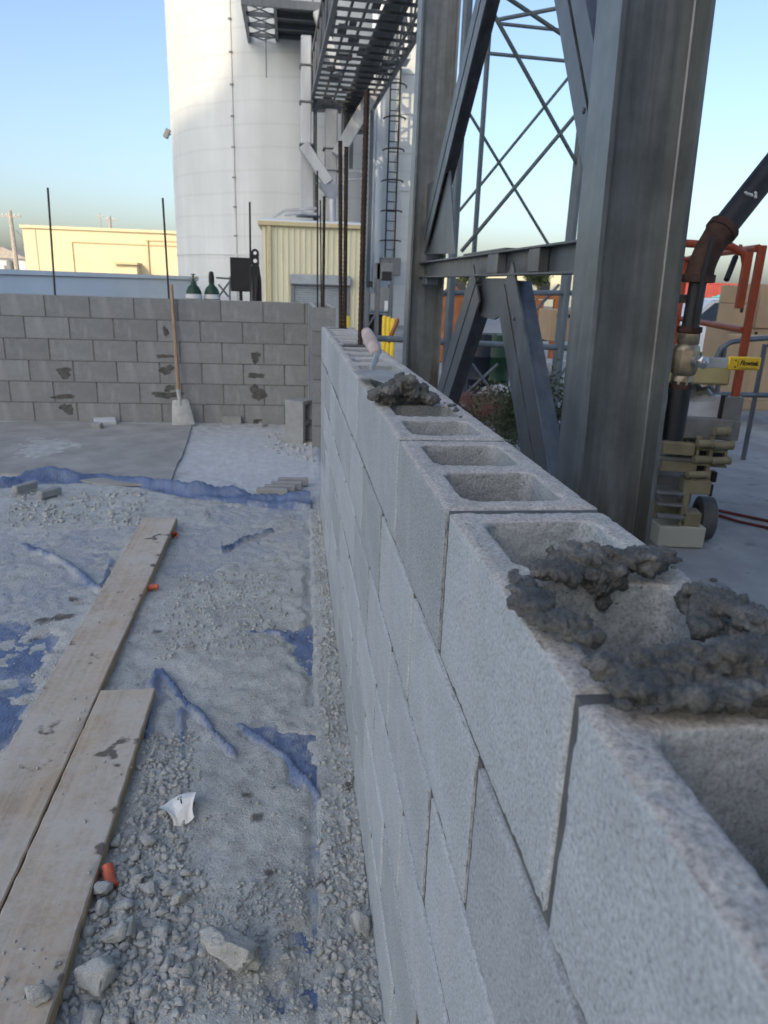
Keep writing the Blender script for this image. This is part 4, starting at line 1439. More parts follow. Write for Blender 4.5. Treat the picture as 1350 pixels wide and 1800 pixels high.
face = sb + ly * .0070
text_part("Flowtek.", .0235, face + lx * .152 + Vector((0, 0, -.006)), slv, M['ink'])
m = MB()
fz = face + ly * .0002
m.bar(fz + lx * .152 + Vector((0, 0, -.0145)), fz + lx * .225 + Vector((0, 0, -.0145)), .0006, .0016)
for dz, w in ((.010, .006), (-.012, .008)):
    m.bar(fz + lx * .13 + Vector((0, 0, dz)), fz + lx * (.13 + w) + Vector((0, 0, dz)), .0006, .0045)
m.bar(fz + lx * .143 + Vector((0, 0, .008)), fz + lx * .145 + Vector((0, 0, -.012)), .0006, .0012)
part("lettering", m, M['ink'], slv)

# ------------------------------------------------------------------ pipe lattice tower behind the steel frame
lat = thing("pipe_lattice", "blue grey pipe lattice standing behind the steel frame, with crossed rods", "pipe lattice", (1.7, 7.2, 0))
YA, YB = 7.2, 8.6


def lat_tube(a, b, y, r, mat, name, ext=(0, 0)):
    P0, P1 = Vector(onY(*a, y)), Vector(onY(*b, y)); d = P1 - P0
    m = MB(); m.tube([P0 - d * ext[0], P1 + d * ext[1]], r, 9); part(name, m, mat, lat)


for a, b, y, e in [((876, 40), (1025, 308), YA, (.5, .05)), ((1017, 196), (811, 442), YA, (.1, 0)), ((898, 0), (995, 65), YA, (.3, .3)),
                   ((829, 206), (970, 440), YB, (.3, 0)), ((1007, 127), (804, 375), YB, (.1, .02))]:
    lat_tube(a, b, y, .021 if y == YA else .018, M['rod_green'], "crossed_rod", e)
for a, b, y, r in [((878, 34), (982, 14), YA, .02), ((883, 42), (995, 54), YB, .02), ((861, 94), (1005, 108), YB, .021), ((790, 515), (1003, 515), YA, .03), ((772, 601), (1003, 612), YA, .034), ((600, 592), (770, 600), YA, .034), ((800, 697), (1003, 700), YA, .032)]:
    lat_tube(a, b, y, r, M['pipe_rack'], "rail", (.06, .06))


def post_at(px, py, y, r, name="post"):
    p = onY(px, py, y); m = MB(); m.tube([(p[0], y, 0), (p[0], y, 9)], r, 10); part(name, m, M['pipe_rack'], lat)


post_at(797, 430, YA, .05); post_at(1004, 430, YA, .046); post_at(820, 640, YA + .25, .028, "inner_post"); post_at(985, 560, YA + .2, .04, "inner_post")
for a, b in [((983, 500), (900, 590)), ((830, 640), (870, 695)), ((875, 640), (815, 695)), ((1000, 640), (970, 680)), ((800, 640), (845, 560))]:
    lat_tube(a, b, YA + .1, .016, M['pipe_rack'], "small_brace")

# ================================================================== SCISSOR LIFT
LN = Vector((2.375, 3.07, 0)); lu = Vector((.276, .961, 0)); lvv = Vector((-.961, .276, 0)); lw = Vector((0, 0, 1))
LMx = Matrix(((lu.x, lvv.x, 0, LN.x), (lu.y, lvv.y, 0, LN.y), (0, 0, 1, 0), (0, 0, 0, 1)))
lift = thing("scissor_lift", "lowered scissor lift with orange guard rails and tan scissor stack behind the column", "scissor lift", LN)


def LP(u, v, w): return LN + lu * u + lvv * v + lw * w


def lbox(name, lo, hi, mat, parent=lift, b=.004):
    m = MB(); m.box(lo, hi, b, LMx); return part(name, m, M[mat], parent, smooth=False)


lbox("chassis", (.04, .14, .13), (1.60, .66, .26), 'tan')
lbox("chassis_tray", (.3, .06, .16), (1.3, .76, .34), 'grey_paint')
for (u, v) in ((.10, .02), (.12, .755), (1.42, .045), (1.42, .755)):
    m = MB(); c = LP(u, v, .135)
    m.lathe([(.06, -.05), (.115, -.05), (.134, -.04), (.135, .04), (.115, .05), (.06, .05)], c, lvv, 26); whl = part("wheel", m, M['tyre'], lift)
    m = MB(); m.lathe([(.0, -.045), (.055, -.042), (.06, -.03), (.06, .03), (.055, .042), (.0, .045)], c, lvv, 18); part("hub", m, M['tan'], whl)


def lpx(name, x0, x1, y0, y1, yp, dep, mat, b=.004):
    """box whose face shows at these pixels on the plane y = yp, running back along the lift"""
    p = onY((x0 + x1) / 2, (y0 + y1) / 2, yp); a = onY(x0, (y0 + y1) / 2, yp); c = onY(x1, (y0 + y1) / 2, yp)
    t = onY((x0 + x1) / 2, y0, yp)[2]; d = onY((x0 + x1) / 2, y1, yp)[2]; w = (c[0] - a[0])
    Mx = Matrix(((lu.x, lvv.x, 0, p[0]), (lu.y, lvv.y, 0, p[1]), (0, 0, 1, 0), (0, 0, 0, 1)))
    m = MB(); m.box((0, -w / 2, d), (dep, w / 2, t), b, Mx); return part(name, m, M[mat], lift, smooth=False)


def lpin(x0, x1, y0, y1, yp, cap_r=True):
    a, c = onY(x0, (y0 + y1) / 2, yp), onY(x1, (y0 + y1) / 2, yp); r = (onY(x0, y0, yp)[2] - onY(x0, y1, yp)[2]) / 2
    m = MB(); m.tube([a, c], r, 14); pn = part("pivot_pin", m, M['tan'], lift)
    m = MB(); d = (Vector(c) - Vector(a)).normalized(); m.tube([Vector(c) - d * .004, Vector(c) + d * .012], r * 1.15, 14); part("pin_head", m, M['tan'], pn)


YL = 3.02
lpx("platform_deck", 1188, 1282, 736, 772, YL + .02, 1.6, 'grey_paint')
lpx("deck_bracket", 1279, 1299, 741, 775, YL - .02, .14, 'grey_paint')
lpx("post_socket", 1274, 1303, 698, 742, YL, .07, 'grey_paint')
lpx("latch_bar", 1267, 1276, 695, 737, YL + .02, .03, 'black')
lpin(1256, 1277, 750, 766, YL - .03)
for (x0, x1, y0, y1) in [(1226, 1249, 773, 787), (1253, 1284, 775, 790), (1219, 1244, 801, 814), (1249, 1279, 803, 816), (1208, 1240, 828, 840)]:
    lpin(x0, x1, y0, y1, YL - .03)
for (x0, x1, y0, y1) in [(1222, 1227, 768, 845), (1245, 1250, 768, 842), (1250, 1254, 764, 822), (1275, 1279, 770, 822)]:
    lpx("yoke_plate", x0, x1, y0, y1, YL - .02, .05, 'tan', .002)
for k, (x0, x1, y0, y1) in enumerate([(1228, 1246, 788, 792), (1254, 1276, 792, 796), (1222, 1243, 815, 819), (1253, 1276, 818, 822), (1216, 1241, 841, 845)]):
    lpx("scissor_arm", x0, x1, y0, y1, YL - .015, 1.5, 'tan', .002)
for (x0, x1, y0, y1) in [(1229, 1245, 790, 802), (1255, 1275, 794, 804), (1222, 1242, 816, 829)]:
    lpx("scissor_arm", x0, x1, y0, y1, YL + .12, 1.3, 'black')
lpx("front_channel", 1168, 1219, 779, 800, YL, .06, 'tan'); lpx("front_channel", 1165, 1219, 812, 830, YL + .01, .06, 'tan'); lpx("front_channel", 1163, 1214, 804, 811, YL + .02, .06, 'grey_paint')
lpx("valve_block", 1205, 1247, 845, 869, YL - .03, .12, 'tan'); lpx("valve_arm", 1240, 1249, 826, 847, YL - .02, .05, 'tan'); lpx("valve_arm", 1203, 1210, 866, 905, YL - .02, .05, 'tan')
lpx("hub_box", 1204, 1230, 902, 930, YL - .02, .12, 'tan'); lpx("hub_box", 1206, 1226, 926, 936, YL - .01, .1, 'tan')
for (y0, y1) in ((867, 871), (887, 891), (906, 913)):
    lpx("ladder_rung", 1158, 1201, y0, y1, YL - .03, .05, 'grey_paint')
lpx("battery_box", 1163, 1190, 868, 886, YL + .03, .2, 'grey_paint'); lpx("ladder_post", 1197, 1202, 866, 925, YL - .02, .03, 'tan')
lpx("control_knob", 1251, 1260, 830, 848, YL + .05, .06, 'black'); lpx("cable_hook", 1247, 1253, 852, 873, YL + .04, .02, 'black')


def rail(name, pts, r=.021, mat='orange', parent=lift):
    m = MB(); m.tube([LP(*p) for p in pts], r, 10); return part(name, m, M[mat], parent)


def lpost(u, v, z0=.74, z1=1.72):
    return lbox("rail_post", (u - .02, v - .02, z0), (u + .02, v + .02, z1), 'orange')


lpost(.0, .0, .9, 1.735); lpost(.0, .78); lpost(1.60, .02); lpost(1.60, .78); lpost(1.17, .0); lpost(1.17, .78)
lbox("latch_plate", (-.025, .045, 1.40), (.025, .085, 1.70), 'orange')
rail("top_rail", [(0, .06, 1.42), (0, .065, 1.62), (0, .09, 1.69), (0, .16, 1.725), (0, .4, 1.735), (0, .8, 1.735)])
rail("top_rail", [(.0, .02, 1.72), (1.17, .0, 1.735), (1.6, .02, 1.72)]); rail("top_rail", [(.0, .78, 1.72), (1.6, .78, 1.72)]); rail("top_rail", [(1.6, .02, 1.72), (1.6, .78, 1.72)])
rail("mid_rail", [(.0, .02, 1.285), (1.6, .0, 1.285)], .019); rail("mid_rail", [(.0, .78, 1.25), (1.6, .78, 1.25)], .019); rail("mid_rail", [(1.6, .02, 1.25), (1.6, .78, 1.25)], .019)
q0 = Vector(atD(1302, 432, 4.02)); q1 = Vector(atD(1293, 452, 4.0)); q2 = Vector(atD(1277, 492, 3.96))
m = MB(); m.tube([q0, q1], .012, 8); hl = part("gate_lever", m, M['orange'], lift)
m = MB(); m.tube([q1, q2], .016, 10); part("grip", m, M['black'], hl)
# gear lying on the platform
m = MB(); m.box((.0, .03, .965), (1.35, .74, 1.085), .012, LMx @ Matrix.Rotation(rad(2.5), 4, 'Y'))
fb = solo("foam_board", m, M['foam'], "thick tan foam slab lying on the lift platform", "foam board", LP(.1, .4, .97))
m = MB(); g = 34
U, W_ = np.meshgrid(np.linspace(0, 1, g), np.linspace(0, 1, g))
h_ = .16 + .045 * fbm(U * 4, W_ * 4, seed=4, octv=3) + .035 * np.abs(fbm(U * 9, W_ * 9, seed=6, octv=3)); h_ = h_ * (1 - .5 * np.maximum(np.abs(U - .5), np.abs(W_ - .5)) * 2 * .6); edge_ = (np.minimum(np.minimum(U, 1 - U), np.minimum(W_, 1 - W_)) < .001); h_ = np.where(edge_, .0, h_)
vs = [LP(-.02 + u * 1.2, .03 + w * .70, .752 + max(0, h)) for u, w, h in zip(U.ravel(), W_.ravel(), h_.ravel())]
m.add(vs, [(i * g + j, i * g + j + 1, (i + 1) * g + j + 1, (i + 1) * g + j) for i in range(g - 1) for j in range(g - 1)])
solo("plastic_sheeting", m, M['plastic'], "crumpled clear plastic sheeting bundled under the foam slab", "plastic", LP(.1, .4, .74))
m = MB(); c = onZ(1195, 962, 0)
m.box((-.14, -.08, .004), (.14, .08, .135), .006, Matrix.Translation(Vector((c[0], c[1] + .06, 0))) @ Matrix.Rotation(rad(-8), 4, 'Z'))
solo("foam_block", m, M['foam_white'], "pale foam block on the slab in front of the lift wheel", "foam block", (c[0], c[1], 0), smooth=False)
for k, (a, b) in enumerate([([(1262, 897), (1300, 905), (1352, 916), (1450, 940)], 0), ([(1264, 906), (1300, 917), (1352, 928), (1450, 955)], 1)]):
    m = MB(); m.tube([onZ(p[0], p[1], .012) for p in a], .010, 8)
    solo("hose", m, M['hose'], ["red hose lying on the slab, passing closer to the cardboard boxes", "red hose lying on the slab, passing closer to the foam block"][k], "hose", onZ(*a[0], 0))

# ================================================================== BEHIND THE BACK WALL
# gas cylinders
for k, (a, top_py, dd) in enumerate([(340, 478, 10.4), (372, 474, 10.5)]):
    p = atD(a, 500, dd)
    gc = thing("gas_cylinder", ["green gas cylinder with a bare valve behind the back wall", "green gas cylinder with a dark cap behind the back wall"][k], "gas cylinder", (p[0], p[1], 0), "green gas cylinders")
    m = MB(); m.lathe([(.10, 0), (.118, .02), (.118, 1.20), (.108, 1.27), (.08, 1.33), (.045, 1.36), (.035, 1.39), (.035, 1.41)], (p[0], p[1], 0), n=22); part("body", m, M['green'], gc)
    if k == 0:
        m = MB(); m.tube([(p[0], p[1], 1.40), (p[0], p[1], 1.50)], .014, 8); m2 = MB(); m2.tube([(p[0] - .05, p[1], 1.46), (p[0] + .06, p[1], 1.46)], .013, 8)
        part("valve", m, M['green'], gc); part("valve_outlet", m2, M['brass'], gc)
        m = MB(); m.lathe([(.03, 0), (.032, .012), (.01, .014)], (p[0], p[1], 1.5), n=10); part("hand_wheel", m, M['green'], gc)
    else:
        m = MB(); m.lathe([(.042, 0), (.042, .10), (.03, .16), (.0, .17)], (p[0], p[1], 1.39), n=14); part("cap", m, M['black'], gc)
    m = MB(); m.lathe([(.1195, 1.17), (.1195, 1.2), (.112, 1.24)], (p[0], p[1], 0), n=22); part("shoulder_label", m, M['white'], gc)
# cart frame beside the cylinders
cb = atD(395, 508, 9.6)
ct = thing("cart_frame", "thin grey tube frame between the green cylinders and the black panel", "cart", (cb[0], cb[1], 0))
for (a, b) in [((380, 488), (404, 490)), ((384, 522), (404, 494)), ((384, 500), (402, 522)), ((404, 486), (404, 560))]:
    m = MB(); m.tube([onY(*a, cb[1]), onY(*b, cb[1])], .012, 8); part("tube", m, M['steel'], ct)
m = MB(); m.tube([onY(404, 540, cb[1]), (cb[0], cb[1], 0)], .014, 8); part("leg", m, M['steel'], ct)
# black panel on a post
a, b = onY(404, 452, 8.9), onY(440, 513, 8.9)
bp2 = thing("black_panel", "flat black equipment panel on a short post behind the back wall", "panel", ((a[0] + b[0]) / 2, 8.9, 0))
m = MB(); m.box((a[0], 8.9, b[2]), (b[0], 8.98, a[2]), .006); part("panel", m, M['black'], bp2)
m = MB(); m.box(((a[0] + b[0]) / 2 - .02, 8.92, 0), ((a[0] + b[0]) / 2 + .02, 8.96, b[2] + .01), .002); part("post", m, M['black'], bp2)
# lifting plate with two holes
yq = 8.6
L0, L1 = onY(441, 436, yq), onY(455, 436, yq)
lp = thing("lifting_plate", "tall black lifting plate with two round holes behind the back wall", "lifting plate", ((L0[0] + L1[0]) / 2, yq, 0))
cx, hw, zt_ = (L0[0] + L1[0]) / 2, (L1[0] - L0[0]) / 2, L0[2]
bm = bmesh.new()
n = 20
holes = [(zt_ - .055, .02), (zt_ - .145, .024)]


def ring(cz, r, y): return [bm.verts.new((cx + r * math.cos(2 * math.pi * i / n), y, cz + r * math.sin(2 * math.pi * i / n))) for i in range(n)]


def plate_mesh():
    m = MB()
    zc = [zt_ - .055, zt_ - .145]
    for (cz, r, zlo, zhi) in [(zc[0], .02, zt_ - .1, None), (zc[1], .024, zt_ - .2, zt_ - .1)]:
        ang = [2 * math.pi * i / 24 for i in range(24)]
        outer = []
        for t in ang:
            c, s = math.cos(t), math.sin(t)
            if zhi is None and s >= 0:
                outer.append((cx + hw * c, cz + hw * s))
            else:
                k = min(hw / max(abs(c), 1e-6), ((zhi if (zhi is not None and s > 0) else zlo) - cz) / s if abs(s) > 1e-6 else 9)
                outer.append((cx + k * c, cz + k * s))
        inner = [(cx + r * math.cos(t), cz + r * math.sin(t)) for t in ang]
        vs = [(x, yq, z) for x, z in outer] + [(x, yq, z) for x, z in inner] + [(x, yq + .025, z) for x, z in outer] + [(x, yq + .025, z) for x, z in inner]
        fs = []
        for i in range(24):
            j = (i + 1) % 24
            fs += [(i, j, 24 + j, 24 + i), (48 + i, 72 + i, 72 + j, 48 + j), (24 + i, 24 + j, 72 + j, 72 + i), (i, 48 + i, 48 + j, j)]
        m.add(vs, fs)
    m.poly([(cx - hw, yq, zt_ - .2), (cx + hw, yq, zt_ - .2), (cx + hw * 1.5, yq, 1.45), (cx + hw * 1.5, yq, .0), (cx - hw, yq, .0)], (0, 1, 0), .025)
    return m


bm.free()
part("plate", plate_mesh(), M['black'], lp, smooth=False)
m = MB(); m.tube([(cx + .0, yq - .02, 1.2), (cx + .02, yq - .02, 1.5)], .02, 8); part("strap", m, M['rebar_dark'], lp)

# ------------------------------------------------------------------ white silo
SC = Vector((.35, 33.0)); SR = 5.35
silo = thing("silo", "tall white round silo partly sunlit, behind the cream shed", "silo", (SC.x, SC.y, 0))
m = MB(); m.lathe([(SR, 0), (SR, 20.5)], (SC.x, SC.y, 0), n=128); part("shell", m, M['white'], silo)
m = MB(); m.lathe([(SR + .12, 20.5), (SR + .12, 20.65), (.6, 23.2), (.6, 23.6), (0, 23.7)], (SC.x, SC.y, 0), n=64); part("roof", m, M['white'], silo)
for z in (2.35,):
    m = MB(); m.lathe([(SR, z - .03), (SR + .03, z - .025), (SR + .03, z + .025), (SR, z + .03)], (SC.x, SC.y, 0), n=96); part("seam_ring", m, M['white'], silo)


def on_silo(px, py, extra=0.0):
    d = ray(px, py); o = C0[:2] - np.array(SC); dd = d[:2]
    a = dd @ dd; b = 2 * o @ dd; c = o @ o - (SR + extra) ** 2
    disc = max(b * b - 4 * a * c, 0)
    t = (-b - math.sqrt(disc)) / (2 * a)
    return C0 + t * d


p = on_silo(412, 300)
nrm = Vector((p[0] - SC.x, p[1] - SC.y, 0)).normalized(); tg = Vector((-nrm.y, nrm.x, 0))
m = MB(); m.bar(Vector((p[0], p[1], 0)) + nrm * .01, Vector((p[0], p[1], 20)) + nrm * .01, .05, .05, up=tg); part("seam_strip", m, M['duct'], silo)
for zz in range(2, 19, 1):
    m = MB(); m.bar(Vector((p[0], p[1], zz)) + nrm * .04 - tg * .06, Vector((p[0], p[1], zz)) + nrm * .04 + tg * .06, .05, .05); part("seam_clip", m, M['grey_box'], silo)
fl = thing("flood_light", "small flood light bracketed to the edge of the white silo", "light", atD(300, 240, 32.2))
q = Vector(atD(294, 235, 32.0)); q2 = Vector(atD(304, 238, 32.4))
m = MB(); m.box(q - Vector((.13, .1, .2)), q + Vector((.1, .1, .2)), .03, Matrix.Translation(q) @ Matrix.Rotation(rad(25), 4, 'Y') @ Matrix.Translation(-q)); part("lamp_head", m, M['grey_box'], fl)
m = MB(); m.tube([q, q2], .03, 6); part("bracket", m, M['grey_box'], fl)

# ------------------------------------------------------------------ cream ribbed shed with roller shutter
SY = 22.7
shed = thing("metal_shed", "cream ribbed metal shed with grey roller shutter at the foot of the silo", "shed", (.5, SY, 0))
tl, trr = onY(460, 388, SY), onY(638, 402, SY)
sx0, sx1, stp = tl[0], trr[0], (tl[2] + trr[2]) / 2
d0, d1 = onY(514, 490, SY), onY(612, 493, SY); dx0, dx1, dtp = d0[0], d1[0], d0[2]
m = MB(); m.box((sx0, SY, 0), (dx0, SY + 3, stp)); m.box((dx1, SY, 0), (sx1, SY + 3, stp)); m.box((dx0 - .001, SY + .001, dtp), (dx1 + .001, SY + 2.9, stp - .001)); m.box((dx0 - .01, SY + .5, 0), (dx1 + .01, SY + 2.8, stp - .01))
part("wall", m, M['cream'], shed, smooth=False)
x = sx0 + .09
while x < sx1 - .05:
    z0r = dtp + .16 if dx0 - .08 < x < dx1 + .08 else 0
    m = MB(); m.prof((x, SY, z0r), (x, SY, stp - .12), [(-.035, 0), (-.02, .028), (.02, .028), (.035, 0)], up=(0, -1, 0)); part("wall_rib", m, M['cream'], shed, smooth=False); x += .172
m = MB(); m.box((sx0 - .12, SY - .14, stp - .08), (sx1 + .1, SY + 3.1, stp + .05), .02); roof = part("eave_gutter", m, M['cream_dk'], shed)
m = MB(); m.poly([(sx0 - .1, SY - .1, stp + .05), (sx1 + .08, SY - .1, stp + .05), (sx1 + .08, SY + 3, stp + .32), (sx0 - .1, SY + 3, stp + .32)], (0, 0, 1), .04); part("roof", m, M['white_wall'], shed, smooth=False)
ds = onY(474, 450, SY)[0]
m = MB(); m.box((ds - .05, SY - .1, .0), (ds + .05, SY - .03, stp - .08), .01); part("downpipe", m, M['cream_dk'], shed)
m = MB(); m.box((sx1 - .06, SY - .05, 0), (sx1 + .02, SY - .001, stp - .08), .01); part("corner_trim", m, M['cream_dk'], shed)
m = MB(); m.box((dx0 - .08, SY - .22, dtp - .16), (dx1 + .08, SY - .03, dtp + .14), .03); part("shutter_box", m, M['shutter'], shed)
z = .0; k = 0
while z < dtp - .17:
    m = MB(); m.prof((dx0, SY + .0, z + .035), (dx1, SY + .0, z + .035), [(0, -.034), (.02, -.015), (.02, .015), (0, .034), (-.02, .034), (-.02, -.034)], up=(0, 0, 1)); part("shutter_slat", m, M['shutter'], shed, smooth=False); z += .07; k += 1
for xg in (dx0, dx1):
    m = MB(); m.box((xg - .06, SY - .06, 0), (xg + .06, SY + .05, dtp - .16), .006); part("shutter_guide", m, M['grey_box'], shed, smooth=False)

# ------------------------------------------------------------------ bucket elevator with legs, spouts and hopper above the shed
EY = 24.6
ev = thing("bucket_elevator", "galvanised elevator ducts with sloping spouts and hopper rising above the cream shed", "elevator", (.7, EY, 0))


def ebox(name, px0, px1, py_top, py_bot, y, dep, mat='duct'):
    a, b = onY(px0, py_top, y), onY(px1, py_top, y); c = onY((px0 + px1) / 2, py_bot, y)
    m = MB(); m.box((a[0], y, c[2]), (b[0], y + dep, a[2]), .03); return part(name, m, M[mat], ev, smooth=False)


def spout(name, a, b, y, w, dep=None):
    P0, P1 = Vector(onY(*a, y)), Vector(onY(*b, y)); m = MB(); m.bar(P0, P1, dep or w, w, up=(0, -1, 0), b=.02); return part(name, m, M['duct'], ev, smooth=False)


ebox("leg_casing", 527, 552, 262, 378, EY, .5)
ebox("leg_casing", 529, 548, 60, 255, EY - .2, .45)
ebox("leg_casing", 572, 594, 190, 345, EY + .1, .5)
for py in (250, 257, 175, 110):
    ebox("flange_ring", 526, 552, py, py + 5, EY - .25, .55, 'grey_box')
for py in (258, 295, 330):
    ebox("flange_ring", 568, 597, py, py + 4, EY + .05, .6, 'grey_box')
spout("spout", (533, 255), (578, 322), EY - .4, .34)
spout("spout", (664, 150), (592, 275), EY - .4, .38)
spout("spout", (558, 20), (595, 130), EY - .3, .3)
P0 = Vector(onY(584, 327, EY - .3)); P1 = Vector(onY(584, 350, EY - .3))
m = MB(); a0, a1 = .42, .1
vs = [(P0.x + sx * a0, P0.y + sy * a0, P0.z) for sx, sy in ((-1, -1), (1, -1), (1, 1), (-1, 1))] + [(P1.x + sx * a1, P1.y + sy * a1, P1.z) for sx, sy in ((-1, -1), (1, -1), (1, 1), (-1, 1))]
m.add(vs, [(0, 1, 5, 4), (1, 2, 6, 5), (2, 3, 7, 6), (3, 0, 4, 7), (4, 5, 6, 7), (0, 3, 2, 1)]); part("hopper", m, M['duct'], ev, smooth=False)
m = MB(); m.tube([P1, Vector(onY(584, 392, EY - .3))], .12, 10); part("drop_pipe", m, M['duct'], ev)
ebox("support_post", 552, 556, 200, 385, EY, .12, 'grey_box'); ebox("support_post", 600, 603, 190, 392, EY, .12, 'grey_box'); ebox("support_post", 615, 622, 215, 300, EY + .4, .14, 'grey_box')
for a, b in [((555, 322), (575, 322)), ((596, 300), (640, 303)), ((605, 317), (640, 313)), ((556, 296), (640, 300)), ((527, 352), (556, 354))]:
    spout("support_rail", a, b, EY + .05, .07)
ebox("base_platform", 520, 566, 372, 378, EY - .5, 1.2, 'duct')
for a, b in [((480, 382), (500, 370)), ((500, 370), (560, 366)), ((500, 378), (530, 374))]:
    spout("roof_pipe", a, b, EY - .9, .08)
for k, pxx in enumerate((654, 667)):
    P = onY(pxx, 300, 26.8); m = MB(); m.tube([(P[0], 26.8, 0), (P[0], 26.8, 12)], .12 if k == 0 else .16, 12); part("riser_pipe", m, M['white_wall'], ev)

# service platform round the elevator head
PZ = 9.35
sp = thing("service_platform", "steel service platform with braced frames high on the white silo", "platform", (-.2, 25.5, PZ))
c00, c10 = onZ(437, 85, PZ), onZ(565, 85, PZ)
X0, X1 = atD(436, 20, 24)[0], atD(582, 20, 24)[0]
Y0, Y1 = 24.4, 28.3
for (a, b, h) in [((X0, Y0), (X1, Y0), .22), ((X0, Y1), (X1, Y1), .2), ((X0, Y0), (X0, Y1), .22), ((X1, Y0), (X1, Y1), .22), ((X0 + .95, Y0), (X0 + .95, Y1), .16)]:
    m = MB(); m.bar((a[0], a[1], PZ), (b[0], b[1], PZ), .1, h); part("edge_beam", m, M['gallery'], sp, smooth=False)
for yy in (25.4, 26.4, 27.4):
    m = MB(); m.bar((X0, yy, PZ - .02), (X1, yy, PZ - .02), .08, .12); part("joist", m, M['gallery'], sp, smooth=False)
for k, (ya, yb) in enumerate([(24.4, 25.4), (25.4, 26.4), (26.4, 27.4), (27.4, 28.3)]):
    for a, b in (((X0, ya), (X0 + .95, yb)), ((X0 + .95, ya), (X0, yb))):
        m = MB(); m.bar((a[0], a[1], PZ - .03), (b[0], b[1], PZ - .03), .03, .03); part("cross_brace", m, M['gallery'], sp, smooth=False)
m = MB(); m.box((X0 + 1.0, Y0 + .1, PZ + .06), (X1 - .02, Y1, PZ + .1)); part("deck_plate", m, M['gallery_dk'], sp, smooth=False)
for z in (PZ + .55, PZ + 1.05):
    m = MB(); m.tube([(X0, Y1, z), (X0, Y0, z), (X1, Y0, z)], .03, 6); part("hand_rail", m, M['gallery'], sp)
for x_ in np.linspace(X0, X1, 5):
    m = MB(); m.tube([(x_, Y0, PZ), (x_, Y0, PZ + 1.05)], .03, 6); part("rail_post", m, M['gallery'], sp)
m = MB(); m.tube([(X0 + .62, 26, PZ), (X0 + .62, 26, PZ - 1.6)], .02, 5); part("hanging_cable", m, M['grey_box'], sp)

# conveyor gallery overhead
gal = thing("conveyor_gallery", "dark lattice conveyor gallery running overhead towards the silo", "conveyor", (1.6, 20, 7.0))
GZ = 7.0


def gline(pa, pb):       # horizontal line at height GZ through two pixels
    return Vector(onZ(*pa, GZ)), Vector(onZ(*pb, GZ))


gl0, gl1 = gline((553, 195), (590, 20)); gr0, gr1 = gline((648, 188), (728, 60))
dirg = ((gl1 - gl0).normalized() + (gr1 - gr0).normalized()).normalized()
GA = (gl0 + gr0) / 2; half = (gr0 - gl0).length / 2
sdg = Vector((-dirg.y, dirg.x, 0)); sdg = sdg if sdg.x > 0 else -sdg
LG = 15.0


def GP(t, s, z): return GA + dirg * t + sdg * (s * half) + Vector((0, 0, z))


for s in (-1, 1):
    for z in (0, 1.15):
        m = MB(); m.bar(GP(0, s, z), GP(LG, s, z), .1, .12); part("chord", m, M['gallery'], gal, smooth=False)
    for k in range(16):
        t = k * LG / 15
        m = MB(); m.bar(GP(t, s, 0), GP(t, s, 1.15), .06, .06, up=(1, 0, 0)); part("truss_post", m, M['gallery'], gal, smooth=False)
        if k < 15:
            a, b = (0, 1.15) if k % 2 else (1.15, 0)
            m = MB(); m.bar(GP(t, s, a), GP(t + LG / 15, s, b), .05, .05); part("truss_diagonal", m, M['gallery'], gal, smooth=False)
rg = np.random.default_rng(8)
for k in range(26):
    t = k * LG / 26
    m = MB(); m.bar(GP(t, -1, -.02), GP(t, 1, -.02), .06, .06); part("cross_beam", m, M['gallery_dk'], gal, smooth=False)
for s, w in ((-.62, .05), (-.3, .05), (.22, .36), (.48, .12), (.8, .05)):
    m = MB(); m.bar(GP(0, s, .1), GP(LG, s, .1), w, .06); part("cable_tray", m, M['gallery_dk'], gal, smooth=False)
for k in range(20):
    t = rg.random() * LG * .95; s = -.85 + 1.5 * rg.random()
    m = MB(); a = GP(t, s, .16); b = GP(t + .25 + .6 * rg.random(), s + .1 + .3 * rg.random(), .16); m.box((min(a.x, b.x), min(a.y, b.y), a.z), (max(a.x, b.x), max(a.y, b.y), a.z + .03)); part("floor_plate", m, M['gallery_dk'], gal, smooth=False)
m = MB(); q = GP(.1, .4, -.45); m.box(q - Vector((.35, .3, .25)), q + Vector((.35, .3, .45)), .03); part("drive_box", m, M['gallery_dk'], gal, smooth=False)
m = MB(); q = GP(-.2, -.5, .1); m.box(q - Vector((.5, .2, .15)), q + Vector((.6, .3, .15)), .03); part("end_frame", m, M['gallery_dk'], gal, smooth=False)
# gallery legs standing on the ground
for t in (1.0, 14.5):
    for s in (-.9, .9):
        a = GP(t, s, 0)
        if t > 5: a = GP(t, s * 1.0, 0)
        m = MB(); m.bar((a.x, a.y, 0), (a.x, a.y, GZ), .12, .12, up=(1, 0, 0)) if t < 5 else m.bar((a.x, a.y, GZ - .3), (a.x, a.y, GZ + .1), .1, .1, up=(1, 0, 0)); part("support_leg", m, M['gallery'], gal, smooth=False)

tq0, tq1 = onY(699, 300, 26.2), onY(733, 300, 26.2)  # white box added to stand in for the sunlit strip on the silo side
wt = thing("sunlit_strip_box", "narrow white box added beside the caged ladder to carry the sunlit strip", "tower", ((tq0[0] + tq1[0]) / 2, 26.2, 0))
m = MB(); m.box((tq0[0], 26.2, 0), (tq1[0] + .3, 27.2, 12), .02); part("casing", m, M['white'], wt, smooth=False)
for z in np.arange(1, 12, 1.2):
    m = MB(); m.box((tq0[0] - .02, 26.17, z), (tq1[0] + .32, 26.2, z + .05)); part("seam", m, M['white'], wt, smooth=False)
